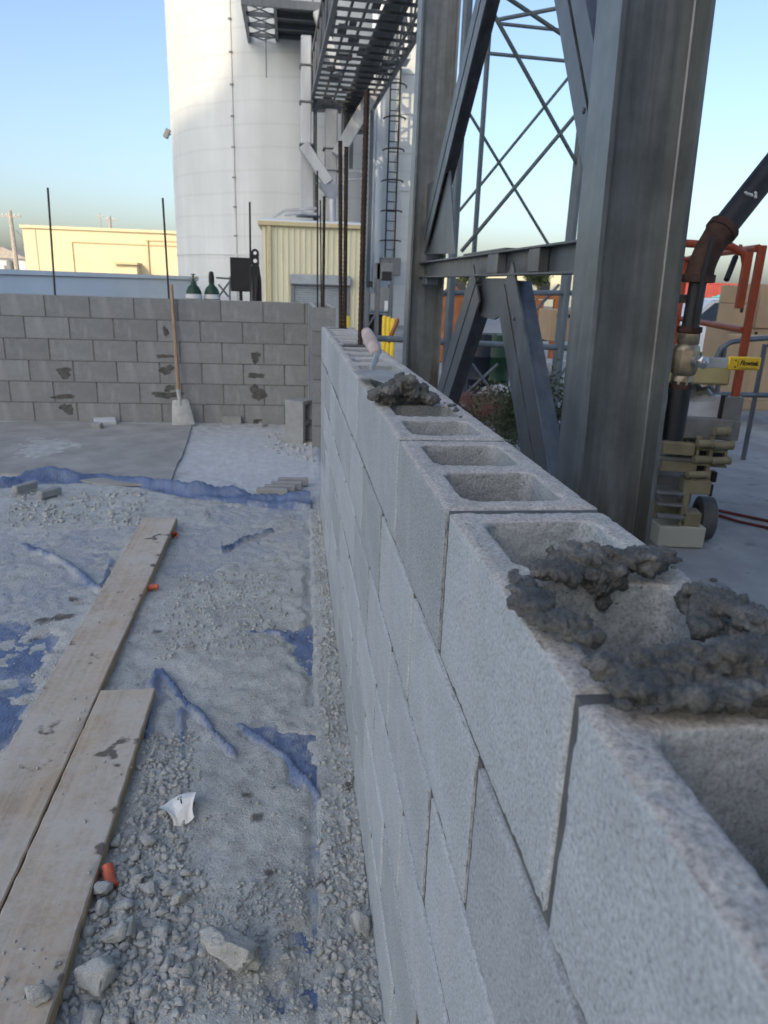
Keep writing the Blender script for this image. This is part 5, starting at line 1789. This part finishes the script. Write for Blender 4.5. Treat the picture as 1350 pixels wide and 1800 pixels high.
# caged ladder and cabinets at the right side of the silo
LY = 25.6
la = onY(690, 300, LY)[0]
ld = thing("caged_ladder", "black caged ladder running up the right side of the silo", "ladder", (la, LY, 0))
for s in (-.16, .16):
    m = MB(); m.bar((la + s, LY, 1.9), (la + s, LY, 8.4), .05, .05, up=(1, 0, 0)); part("stile", m, M['black'], ld, smooth=False)
for k in range(21):
    m = MB(); m.bar((la - .16, LY, 2.0 + k * .31), (la + .16, LY, 2.0 + k * .31), .03, .03); part("rung", m, M['black'], ld, smooth=False)
for k in range(6):
    z = 2.9 + k * .95; m = MB(); m.tube([(la + .36 * math.cos(t), LY - .05 - .5 * math.sin(t), z) for t in np.linspace(-.1, math.pi + .1, 9)], .025, 5); part("cage_hoop", m, M['black'], ld)
m = MB(); m.box((la - .35, LY - .4, 1.75), (la + .35, LY + .1, 2.35), .02); part("landing_box", m, M['grey_box'], ld, smooth=False)
m = MB(); m.box((la - .5, LY - .5, 8.35), (la + .4, LY + .4, 8.5), .01); part("top_landing", m, M['duct'], ld, smooth=False)
CY = 20.5
cbn = thing("control_cabinets", "grey electrical cabinets on a steel frame beside the cream shed", "cabinet", (onY(675, 500, CY)[0], CY, 0))


def cbx(name, a, b, mat, y=CY, dep=.3):
    p, q = onY(*a, y), onY(*b, y); m = MB(); m.box((p[0], y, q[2]), (q[0], y + dep, p[2]), .01); return part(name, m, M[mat], cbn, smooth=False)


cbx("cabinet", (663, 462), (690, 492), 'grey_box'); cbx("cabinet", (672, 477), (688, 494), 'black', CY - .05); cbx("cabinet", (668, 505), (684, 545), 'grey_box'); cbx("fan_box", (646, 494), (655, 505), 'black')
cbx("frame_post", (661, 462), (664, 640), 'steel'); cbx("frame_post", (684, 500), (686, 640), 'steel'); cbx("frame_post", (645, 506), (647, 640), 'steel')
cbx("frame_rail", (645, 506), (690, 508), 'steel'); cbx("frame_rail", (645, 548), (690, 551), 'steel'); cbx("mesh_panel", (647, 515), (659, 545), 'duct', CY + .1, .03)
cbx("dark_panel", (646, 552), (672, 600), 'black', CY + .2, .05); cbx("notice", (676, 529), (682, 547), 'white', CY - .08, .02)
P0, P1 = Vector(onY(646, 575, CY - .05)), Vector(onY(660, 552, CY - .05)); m = MB(); m.bar(P0, P1, .04, .04); part("frame_brace", m, M['steel'], cbn, smooth=False)


def bollard(px, top_py, dd, r, label, group=None):
    p = atD(px, top_py, dd)
    m = MB(); m.lathe([(r, 0), (r, p[2] - .04), (r * .8, p[2] - .01), (0, p[2])], (p[0], p[1], 0), n=18)
    solo("bollard", m, M['yellow'], label, "bollard", (p[0], p[1], 0), group)


bollard(676, 554, 13.2, .042, "yellow bollard farthest from the steel column, of three", "three yellow bollards"); bollard(683.5, 556, 13.0, .042, "middle one of three yellow bollards by the column", "three yellow bollards"); bollard(691, 559, 12.8, .042, "yellow bollard nearest the steel column, of three", "three yellow bollards")
bollard(608, 555, 17, .10, "single yellow bollard in front of the roller shutter")
P0, P1 = atD(700, 562, 8.6), atD(683, 600, 8.4)
m = MB(); m.bar(P0, P1, .03, .06, b=.004); m.v = [(x, y, z) for x, y, z in m.v]
solo("brace_bar", m, M['rack_orange'], "slanted yellow brown bar leaning beside the three bollards", "bar", P1)

# ------------------------------------------------------------------ low white building, beige building, poles
W0, W1 = np.array([-7.05, 18.1]), np.array([-4.0, 26.3])
dw = (W1 - W0); lw_ = np.linalg.norm(dw); dw = dw / lw_
A0 = W0 - dw * 7; A1 = W1 + dw * 1.2; nw = np.array([-dw[1], dw[0]])
wl = thing("low_white_building", "long low white metal building with a dark line under its eave, beyond the back wall", "building", (A0[0], A0[1], 0))
m = MB(); m.poly([(A0[0], A0[1], 0), (A1[0], A1[1], 0), (A1[0] + nw[0] * 3, A1[1] + nw[1] * 3, 0), (A0[0] + nw[0] * 3, A0[1] + nw[1] * 3, 0)], (0, 0, 1), 1.36); part("wall", m, M['white_wall'], wl, smooth=False)
m = MB(); e = .06
m.poly([(A0[0] - nw[0] * e, A0[1] - nw[1] * e, 1.385), (A1[0] - nw[0] * e, A1[1] - nw[1] * e, 1.385), (A1[0] + nw[0] * 3.05, A1[1] + nw[1] * 3.05, 1.385), (A0[0] + nw[0] * 3.05, A0[1] + nw[1] * 3.05, 1.385)], (0, 0, 1), .115); part("eave_band", m, M['white_wall'], wl, smooth=False)
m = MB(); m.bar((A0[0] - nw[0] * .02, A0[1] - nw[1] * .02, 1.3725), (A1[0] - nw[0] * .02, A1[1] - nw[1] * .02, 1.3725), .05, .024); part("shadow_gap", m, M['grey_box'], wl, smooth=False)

bt0, bt1 = atD(38, 395, 52), atD(330, 407, 53)
bb = thing("beige_building", "sunlit beige flat roofed building beyond the low white building", "building", (bt0[0], bt0[1], 0))
db = (bt1 - bt0)[:2]; Lb_ = np.linalg.norm(db); db /= Lb_; nb = np.array([-db[1], db[0]])
BZ = (bt0[2] + bt1[2]) / 2


def BP(s, t, z): return (bt0[0] + db[0] * s + nb[0] * t, bt0[1] + db[1] * s + nb[1] * t, z)


def bfoot(name, s0, s1, t0, t1, z0, z1, mat):
    m = MB(); m.poly([BP(s0, t0, z0), BP(s1, t0, z0), BP(s1, t1, z0), BP(s0, t1, z0)], (0, 0, 1), z1 - z0); return part(name, m, M[mat], bb, smooth=False)


bfoot("wall", 0, Lb_, 0, 9, 0, BZ - .2, 'beige'); bfoot("parapet_cap", -.12, Lb_ + .1, -.15, 9.1, BZ - .2, BZ + .0, 'beige')
s_at = lambda px: (px - 38) / (330 - 38) * Lb_
zz_ = lambda py: atD(200, py, 52)[2]
bfoot("conduit", s_at(122), s_at(325), -.08, -.01, zz_(427) - .04, zz_(427) + .04, 'cream_dk'); bfoot("conduit", s_at(122), s_at(123.5), -.08, -.01, 0, zz_(427) - .05, 'cream_dk')
bfoot("conduit", s_at(252), s_at(325), -.08, -.01, zz_(419) - .03, zz_(419) + .03, 'cream_dk'); bfoot("downpipe", s_at(255), s_at(258), -.12, -.01, 0, zz_(420), 'cream_dk'); bfoot("downpipe", s_at(59), s_at(60.5), -.06, -.01, 0, BZ - .25, 'beige')
bfoot("canopy", s_at(200), s_at(243), -1.2, -.01, zz_(464), zz_(460), 'cream_dk'); bfoot("door_porch", s_at(203), s_at(240), -.9, -.01, 0, zz_(465), 'beige')


def util_pole(px, tpy, dd, label, w=.13, arm=1.0):
    p = atD(px, tpy, dd); u = thing("utility_pole", label, "utility pole", (p[0], p[1], 0))
    m = MB(); m.tube([(p[0], p[1], 0), (p[0] - .05, p[1], p[2])], [w * 1.25, w * .8], 8); part("mast", m, M['pole'], u)
    m = MB(); m.bar((p[0] - arm, p[1], p[2] - .5), (p[0] + arm, p[1], p[2] - .45), .12, .12); ca = part("cross_arm", m, M['pole'], u, smooth=False)
    for s in (-.85, -.4, .4, .85):
        m = MB(); m.lathe([(.05, 0), (.06, .1), (.03, .22)], (p[0] + s * arm, p[1], p[2] - .42), n=6); part("insulator", m, M['white_bin'], ca)
    return u, p


u, p = util_pole(18, 370, 62, "tall wooden utility pole left of the beige building", .2, .8)
m = MB(); m.lathe([(.3, 0), (.32, .8), (.1, .9)], (p[0] - .5, p[1], p[2] - 5.0), n=10); part("transformer", m, M['grey_box'], u)
m = MB(); m.tube([(p[0] + .3, p[1], p[2] - 1.6), (p[0] + .9, p[1], p[2] - 2.4), (p[0] + .4, p[1], p[2] - 3.2)], .04, 5); part("cable_loop", m, M['grey_box'], u)
util_pole(193, 380, 95, "wooden utility pole rising behind the beige building roof", .22, .9)
util_pole(176, 375, 120, "thin distant pole behind the beige building beside the thicker one", .1, .5)
hp = atD(16, 455, 75)
hs = thing("small_house", "small white gabled house beside the utility pole", "house", (hp[0], hp[1], 0))
m = MB(); m.box((hp[0] - 2.4, hp[1], 0), (hp[0] + 1.6, hp[1] + 4, 2.7)); part("wall", m, M['white'], hs, smooth=False)
m = MB(); m.prof((hp[0] - .4, hp[1] - .3, 2.7), (hp[0] - .4, hp[1] + 4.3, 2.7), [(-2.4, 0), (2.4, 0), (0, 1.1)]); part("roof", m, M['pole'], hs, smooth=False)
m = MB(); m.box((hp[0] - .6, hp[1] - .03, 0), (hp[0] + .3, hp[1] + .02, 2.0)); part("door", m, M['grey_box'], hs, smooth=False)
hp = atD(-30, 450, 90)
hs = thing("small_house", "tan low house beyond the small white house", "house", (hp[0], hp[1], 0))
m = MB(); m.box((hp[0] - 5, hp[1], 0), (hp[0] + 6, hp[1] + 6, 3.2)); part("wall", m, M['cream'], hs, smooth=False)
m = MB(); m.prof((hp[0] + .5, hp[1] - .4, 3.2), (hp[0] + .5, hp[1] + 6.4, 3.2), [(-6, 0), (6, 0), (0, 1.3)]); part("roof", m, M['pole'], hs, smooth=False)


# ================================================================== RIGHT BACKGROUND
def foliage(name, c, rad3, n, leaf, seed, mat, parent, thin=.35):
    r_ = np.random.default_rng(seed)
    k = 26
    cc = r_.normal(size=(k, 3)); cc /= np.linalg.norm(cc, axis=1)[:, None]; cc *= (r_.random((k, 1)) ** .4)
    idx = r_.integers(k, size=n)
    P = cc[idx] * .78 + r_.normal(size=(n, 3)) * .16
    P = P * np.array(rad3) + np.array(c)
    P[:, 2] = np.maximum(P[:, 2], .02)
    R3 = rand_rot(n, r_)
    s = leaf * (.6 + .8 * r_.random(n))
    q = np.array([[-1, -thin, 0], [0, -thin * .9, .12], [1, 0, 0], [0, thin * .9, .12]])
    V = np.einsum('nij,kj->nki', R3, q) * s[:, None, None] + P[:, None, :]
    me = np_mesh(name, V.reshape(-1, 3) - np.array(OFF[parent.name]), np.arange(n * 4).reshape(-1, 4))
    return link(name, me, mat, parent)


def shrub(px, py, dd, rad3, n, leaf, seed, mat, label, zc):
    p = atD(px, py, dd)
    s = thing("shrub", label, "shrub", (p[0], p[1], 0))
    foliage("foliage", (p[0], p[1], zc), rad3, n, leaf, seed, M[mat], s)
    r_ = np.random.default_rng(seed)
    m = MB()
    for k in range(7):
        a = r_.random() * 6.28; m = MB(); m.tube([(p[0], p[1], 0), (p[0] + math.cos(a) * rad3[0] * .3, p[1] + math.sin(a) * rad3[1] * .3, zc * .6), (p[0] + math.cos(a) * rad3[0] * .7, p[1] + math.sin(a) * rad3[1] * .7, zc * 1.4)], [.014, .01, .004], 6); part("stem", m, M['bark'], s)


shrub(958, 715, 5.6, (.42, .5, .42), 5200, .020, 3, 'leaf', "dusty green shrub growing beyond the steel braces", .52)
shrub(858, 715, 6.2, (.4, .5, .32), 3600, .018, 4, 'leaf_dry', "dry brownish shrub growing between the lower steel braces", .40)


def tree(px, dd, h, r, seed, label):
    p = atD(px, 500, dd)
    t = thing("tree", label, "tree", (p[0], p[1], 0))
    m = MB(); m.tube([(p[0], p[1], 0), (p[0] + .1, p[1], h * .4), (p[0] - .05, p[1], h * .75)], [.16, .12, .05], 8); tk = part("trunk", m, M['bark'], t)
    r_ = np.random.default_rng(seed)
    for k in range(5):
        a = r_.random() * 6.28; m = MB(); m.tube([(p[0] + .05, p[1], h * (.4 + .06 * k)), (p[0] + math.cos(a) * r * .7, p[1] + math.sin(a) * r * .7, h * (.6 + .06 * k))], [.06, .02], 6); part("limb", m, M['bark'], tk)
    foliage("crown", (p[0], p[1], h * .72), (r, r, h * .3), 5000, .13, seed, M['tree_leaf'], t)


tree(945, 58, 3.6, 1.1, 11, "small tree in front of the sunlit cream building behind the steel beam")
tree(1180, 70, 4.0, 2.2, 12, "distant tree beyond the container yard behind the column")
tree(826, 60, 3.8, 1.4, 13, "distant tree seen beside the lower left brace")
cbl = atD(890, 500, 66)
cw = thing("cream_building", "long sunlit cream building far behind the steel beam", "building", (cbl[0], cbl[1], 0))
m = MB(); m.box((cbl[0] - 11, cbl[1], 0), (cbl[0] + 14, cbl[1] + 8, 3.4)); part("wall", m, M['cream'], cw, smooth=False)
m = MB(); m.box((cbl[0] - 11.3, cbl[1] - .3, 3.4), (cbl[0] + 14.3, cbl[1] + 8.3, 3.6)); part("roof", m, M['white'], cw, smooth=False)
for k in range(6):
    m = MB(); m.box((cbl[0] - 9 + k * 4, cbl[1] - .04, 1.1), (cbl[0] - 7.8 + k * 4, cbl[1] + .02, 2.2)); part("window", m, M['glass'], cw, smooth=False)

# red shipping container with teal graffiti
cp0 = atD(1196, 498, 62); cp1 = atD(1345, 502, 62)
cz = 2.55
con = thing("shipping_container", "faded red shipping container with teal graffiti beyond the lift", "container", (cp0[0], cp0[1], 0))
dxc = (cp1 - cp0)[:2]; Lc = np.linalg.norm(dxc); dxc /= Lc; ncn = np.array([-dxc[1], dxc[0]])


def CPt(s, t, z): return (cp0[0] + dxc[0] * s + ncn[0] * t, cp0[1] + dxc[1] * s + ncn[1] * t, z)


m = MB(); m.poly([CPt(0, 0, .12), CPt(Lc, 0, .12), CPt(Lc, 2.4, .12), CPt(0, 2.4, .12)], (0, 0, 1), cz - .12); part("body", m, M['red'], con, smooth=False)
for k in range(int(Lc / .28)):
    m = MB(); m.poly([CPt(.1 + k * .28, -.035, .25), CPt(.24 + k * .28, -.035, .25), CPt(.28 + k * .28, 0, .25), CPt(.06 + k * .28, 0, .25)], (0, 0, 1), cz - .4); part("corrugation", m, M['red'], con, smooth=False)
m = MB(); m.poly([CPt(-.03, -.05, cz - .14), CPt(Lc, -.05, cz - .14), CPt(Lc, .05, cz - .14), CPt(-.03, .05, cz - .14)], (0, 0, 1), .14); part("top_rail", m, M['red'], con, smooth=False)
s0 = (1250 - 1196) / (1345 - 1196) * Lc; s1 = (1294 - 1196) / (1345 - 1196) * Lc
for k, (a, w, h) in enumerate([(.05, .13, .32), (.2, .16, .6), (.42, .17, .75), (.62, .15, .5), (.82, .17, .72)]):
    pts = [CPt(s0 + (s1 - s0) * (a + w * math.cos(t)), -.05, .78 + h * (.55 + .55 * math.sin(t))) for t in np.linspace(0, 6.28, 17)[:-1]]
    m = MB(); m.poly(pts, (-ncn[0], -ncn[1], 0), .012 + .002 * k); part("graffiti", m, M['teal'], con, smooth=False)


def cardbox(px0, px1, pyt, pyb, dd, label, group=None, dep=.6, rz=0):
    p = atD((px0 + px1) / 2, (pyt + pyb) / 2, dd)
    y = p[1]; a, b = onY(px0, (pyt + pyb) / 2, y), onY(px1, (pyt + pyb) / 2, y)
    zt2, zb2 = onY((px0 + px1) / 2, pyt, y)[2], onY((px0 + px1) / 2, pyb, y)[2]
    t = thing("cardboard_box", label, "box", ((a[0] + b[0]) / 2, y, max(0, zb2)), group)
    m = MB(); m.box((a[0], y, max(0, zb2)), (b[0], y + dep, zt2), .008); part("carton", m, M['card'], t, smooth=False)
    w = b[0] - a[0]
    for u in (.28, .72):
        xx = a[0] + w * u; m = MB(); m.box((xx - .022, y - .004, zt2 - .1), (xx + .022, y + .003, zt2 - .05), .003); part("hand_hole", m, M['ink'], t, smooth=False)
    m = MB(); m.box((a[0] + .003, y + dep * .5 - .03, zt2 + .0005), (b[0] - .003, y + dep * .5 + .03, zt2 + .002)); part("tape", m, M['cream_dk'], t, smooth=False)


cardbox(1297, 1331, 502, 534, 9.0, "upper brown box of the two-box stack behind the lift rail", dep=.4); cardbox(1292, 1328, 535, 574, 9.0, "lower brown box of the two-box stack behind the lift rail", dep=.4)
cardbox(1333, 1400, 500, 578, 9.4, "tall brown carton to the side of the two-box stack", dep=.5); cardbox(1322, 1400, 594, 705, 8.2, "large brown carton behind the grey pipe handrail", dep=.6)
cardbox(967, 1012, 545, 600, 9.6, "brown carton beyond the pipe lattice beside the column", dep=.5)
cardbox(1286, 1420, 577, 650, 9.6, "wide brown carton carrying the two-box stack", dep=.7)
cardbox(1280, 1420, 651, 760, 9.7, "bottom brown carton of the pile behind the lift", dep=.7)
# grey pipe handrail
hr = thing("pipe_handrail", "grey bent pipe handrail on the slab behind the lift", "handrail", tuple(atD(1300, 640, 6.4)[:2]) + (0,))
hy = atD(1290, 620, 6.4)[1]
pts = [onY(1252, 660, hy), onY(1258, 632, hy), onY(1268, 612, hy), onY(1285, 601, hy), onY(1320, 596, hy), onY(1420, 590, hy)]
m = MB(); m.tube([(pts[0][0], hy, 0)] + pts, .024, 10); part("top_pipe", m, M['steel'], hr)
for pxx in (1275, 1345, 1415):
    q = onY(pxx, 605, hy); m = MB(); m.tube([(q[0], hy, 0), (q[0], hy, q[2])], .022, 8); part("upright", m, M['steel'], hr)
q = onY(1300, 690, hy); m = MB(); m.tube([(q[0] - .25, hy, q[2] - .02), (q[0] + 1.0, hy, q[2] - .02)], .024, 8); part("lower_pipe", m, M['steel'], hr)


# parked cars
def car(px, dd, rz, mat, label):
    p = atD(px, 560, dd)
    t = thing("parked_car", label, "car", (p[0], p[1], 0))
    Mx = Matrix.Translation(Vector((p[0], p[1], 0))) @ Matrix.Rotation(rz, 4, 'Z')
    side = [(-2.1, .35), (-2.15, .62), (-2.0, .82), (-1.2, .92), (-.55, 1.38), (.75, 1.42), (1.45, .98), (2.05, .9), (2.15, .6), (2.1, .35)]
    bm2 = MB(); n = len(side); vs = []
    for y, k in ((-.84, .96), (-.86, 1), (.86, 1), (.84, .96)):
        for x, z in side:
            tuck = .16 * max(0, (z - .9)) / .5
            vs.append(Mx @ Vector((x * k, y - math.copysign(tuck, y), z)))
    fs = [(r * n + i, r * n + (i + 1) % n, (r + 1) * n + (i + 1) % n, (r + 1) * n + i) for r in range(3) for i in range(n)] + [tuple(range(n)), tuple(range(3 * n, 4 * n))]
    bm2.add(vs, fs); body = part("body", bm2, M[mat], t)
    for sy in (-1, 1):
        m = MB(); m.poly([Mx @ Vector((x, sy * (.865 - .16 * max(0, z - .9) / .5), z)) for x, z in [(-1.05, .96), (-.5, 1.33), (.7, 1.37), (1.3, .99)]], Mx.to_3x3() @ Vector((0, sy, 0)), .01); part("side_window", m, M['glass'], body, smooth=False)
    for xx in (-1.35, 1.35):
        for sy in (-.82, .82):
            m = MB(); m.lathe([(.2, -.1), (.32, -.1), (.33, -.08), (.33, .08), (.32, .1), (.2, .1)], Mx @ Vector((xx, sy, .33)), Mx.to_3x3() @ Vector((0, 1, 0)), 18); w = part("wheel", m, M['black'], t)
            m = MB(); m.lathe([(0, -.09), (.19, -.085), (.2, .085), (0, .09)], Mx @ Vector((xx, sy, .33)), Mx.to_3x3() @ Vector((0, 1, 0)), 12); part("rim", m, M['chrome'], w)
    for sx in (-1, 1):
        for sy in (-.6, .6):
            m = MB(); m.box((sx * 2.09, sy - .16, .62), (sx * 2.155, sy + .16, .74), .01, Mx); part("lamp", m, M['white_bin'] if sx < 0 else M['red'], t, smooth=False)


car(1246, 15.5, rad(8), 'car_white', "white car parked behind the lift, below the container")
car(1262, 22.0, rad(-12), 'car_blue', "bright blue car parked beyond the white car")
# heap of blue and tan sheets
for k, (a, b, dd, sz, mat, lab) in enumerate([(1268, 545, 17.5, (.95, .6, .75), 'blue_cloth', "heap of crumpled blue sheeting between the cars and the container"), (1272, 532, 19.0, (.9, .6, .95), 'card', "heap of tan sacking behind the blue sheeting")]):
    p = atD(a, b, dd); W = ICO[3][0] * (1 + .35 * fbm(ICO[3][0][:, 0] * 2.2, ICO[3][0][:, 1] * 2.2, ICO[3][0][:, 2] * 2.2, seed=60 + k, octv=3))[:, None] * np.array(sz)
    W[:, 2] += .35; W[:, 2] = np.maximum(W[:, 2], 0) + .0
    o = link("sheet_heap", np_mesh("sheet_heap", W, ICO[3][1]), M[mat], None, (p[0], p[1], 0)); o.data.shade_smooth(); tag(o, lab, "heap")

# rusty orange storage frame, drums, bin and bags seen through the braces
ry = 13.5
rk = thing("storage_rack", "rusty orange storage frame seen through the pipe lattice", "rack", (onY(945, 560, ry)[0], ry, 0))


def rbx(name, a, b, mat, y=ry, dep=.12, toground=False):
    p, q = onY(*a, y), onY(*b, y); m = MB(); m.box((p[0], y, 0 if toground else q[2]), (q[0], y + dep, p[2]), .01); return part(name, m, M[mat], rk, smooth=False)


rbx("top_beam", (900, 516), (985, 527), 'rack_orange'); rbx("upright", (908, 527), (914, 620), 'rack_orange', toground=True); rbx("upright", (943, 527), (948, 620), 'rack_orange', toground=True); rbx("upright", (976, 527), (981, 620), 'rack_orange', toground=True)
rbx("shelf", (900, 545), (985, 549), 'rack_orange', dep=.7); rbx("shelf", (900, 572), (985, 576), 'rack_orange', dep=.7); rbx("stored_bin", (918, 532), (942, 545), 'rust', ry + .2, .4); rbx("stored_bin", (950, 556), (972, 572), 'rack_orange', ry + .2, .4); rbx("back_panel", (903, 548), (980, 600), 'rust', ry + .7, .05)
rbx("stored_sheet", (912, 549), (930, 560), 'yellow', ry + .1, .3)
m = MB(); p = onY(795, 535, ry); m.box((p[0] - .2, ry, 0), (p[0] + .25, ry + .4, p[2] + .15), .03); m.prof((p[0] + .02, ry, p[2] + .15), (p[0] + .02, ry + .4, p[2] + .15), [(-.22, 0), (.23, 0), (0, .22)])
solo("rusty_hopper_bin", m, M['rack_orange'], "rusty orange bin with a peaked top beside the steel column", "bin", (p[0], ry, 0), smooth=False)
for k, (a, mat, lab) in enumerate([(846, 'drum', "dark blue drum standing behind the lower left brace"), (872, 'green', "dark green drum standing beside the dark blue drum")]):
    p = atD(a, 620, 9.6); t = thing("drum", lab, "drum", (p[0], p[1], 0))
    m = MB(); m.lathe([(.19, 0), (.2, .01), (.2, .28), (.207, .29), (.2, .30), (.2, .58), (.207, .59), (.2, .60), (.2, .86), (.19, .88), (.18, .87)], (p[0], p[1], 0), n=24); part("shell", m, M[mat], t)
    m = MB(); m.lathe([(.18, .872), (.0, .873)], (p[0], p[1], 0), n=24); part("lid", m, M[mat], t)
p = atD(965, 620, 8.9)
t = thing("plastic_bin", "pale plastic bin with a handle beyond the pipe lattice", "bin", (p[0], p[1], 0))
m = MB(); m.lathe([(.22, .02), (.26, .45), (.27, .62), (.25, .63), (.24, .5)], (p[0], p[1], 0), n=4, a0=math.pi / 4, a1=math.pi / 4 + 2 * math.pi); part("tub", m, M['white_bin'], t, smooth=False)
m = MB(); m.tube([(p[0] - .25, p[1] - .1, .6), (p[0] - .22, p[1] - .12, .78), (p[0] - .1, p[1] - .12, .82)], .018, 6); part("handle", m, M['white'], t)


def bag(px, py, dd, sz, mat, label, cat, seed, name="cloth_bag"):
    p = atD(px, py, dd); W = ICO[3][0] * (1 + .3 * fbm(ICO[3][0][:, 0] * 2.5, ICO[3][0][:, 1] * 2.5, ICO[3][0][:, 2] * 2.5, seed=seed, octv=3))[:, None] * np.array(sz)
    W[:, 2] -= W[:, 2].min()
    o = link(name, np_mesh(name, W, ICO[3][1]), M[mat], None, (p[0], p[1], 0)); o.data.shade_smooth(); tag(o, label, cat)


bag(940, 625, 8.6, (.1, .12, .34), 'pink', "pink bag standing next to the pale plastic bin", "bag", 5)
bag(926, 610, 8.9, (.07, .09, .42), 'yellow', "yellow sack standing beside the pink bag", "bag", 6)
bag(815, 672, 8.0, (.16, .2, .16), 'red_rag', "dark red plastic bag on the ground between the lower braces", "bag", 7)
bag(852, 680, 8.2, (.2, .2, .13), 'red_rag', "crumpled red plastic bag beside the dry shrub", "bag", 8)
bag(880, 668, 8.6, (.3, .12, .16), 'white_bin', "pale plastic bundle on the ground below the drums", "bag", 9)

# ================================================================== THE MILL BEHIND THE CAMERA that shades the yard
MY = -55.0


def back_to_mill(p):
    p = Vector(p); t = (MY - p.y) / LD.y
    return p + LD * t


out = [back_to_mill(on_silo(a, b)) for a, b in [(302, 236), (318, 208), (342, 186), (372, 168), (396, 140), (408, 105)]]
xt0 = back_to_mill(on_silo(411, 100)).x; xt1 = back_to_mill(on_silo(697, 250)).x
hr_ = back_to_mill(on_silo(712, 455)).z
mill = thing("grain_mill", "tall grain mill building whose shadow covers the yard", "building", ((xt0 + xt1) / 2, MY - 6, 0))
xl = out[0].x - 5
m = MB(); prof = [(xl, 0)] + [(xl, out[0].z - 6), (out[0].x - 3, out[0].z - 3.5)] + [(q.x, q.z) for q in out] + [(xt0 + .02, out[-1].z + 1), (xt0 + .02, 0)]
m.poly([(x, MY, z) for x, z in prof], (0, -1, 0), 12); part("storage_wing", m, M['mill'], mill, smooth=False)
m = MB(); m.box((xt0, MY - 3, 0), (xt1 - 2.2, MY + .02, hr_ + 30)); part("head_house", m, M['mill'], mill, smooth=False)
m = MB(); m.box((xt1 - 2.21, MY - 10, 0), (xt1 + 24, MY - .01, hr_)); part("side_wing", m, M['mill'], mill, smooth=False)
for k in range(5):
    m = MB(); m.box((xt0 + 1 + k * 1.2, MY - .02, 4), (xt0 + 1.7 + k * 1.2, MY + .08, 6)); part("window", m, M['glass'], mill, smooth=False)
print("mill", xt0, xt1, hr_, [tuple(round(c, 1) for c in q) for q in out])

# unseen plain building added close behind the camera to block sky light
bh = thing("added_shade_building", "unseen plain building added behind the near end of the block wall to darken it", "building", (2.5, -5, 0))
m = MB(); m.box((-.9, -11, 0), (6, -3.8, 7.4)); part("wall", m, M['mill'], bh, smooth=False)
m = MB(); m.box((-1.1, -11.2, 7.401), (6.2, -3.6, 7.6)); part("parapet", m, M['mill'], bh, smooth=False)
for k in range(2):
    m = MB(); m.box((.5 + k * 3.4, -3.82, 3.4), (2.3 + k * 3.4, -3.76, 5.0)); part("window", m, M['glass'], bh, smooth=False)
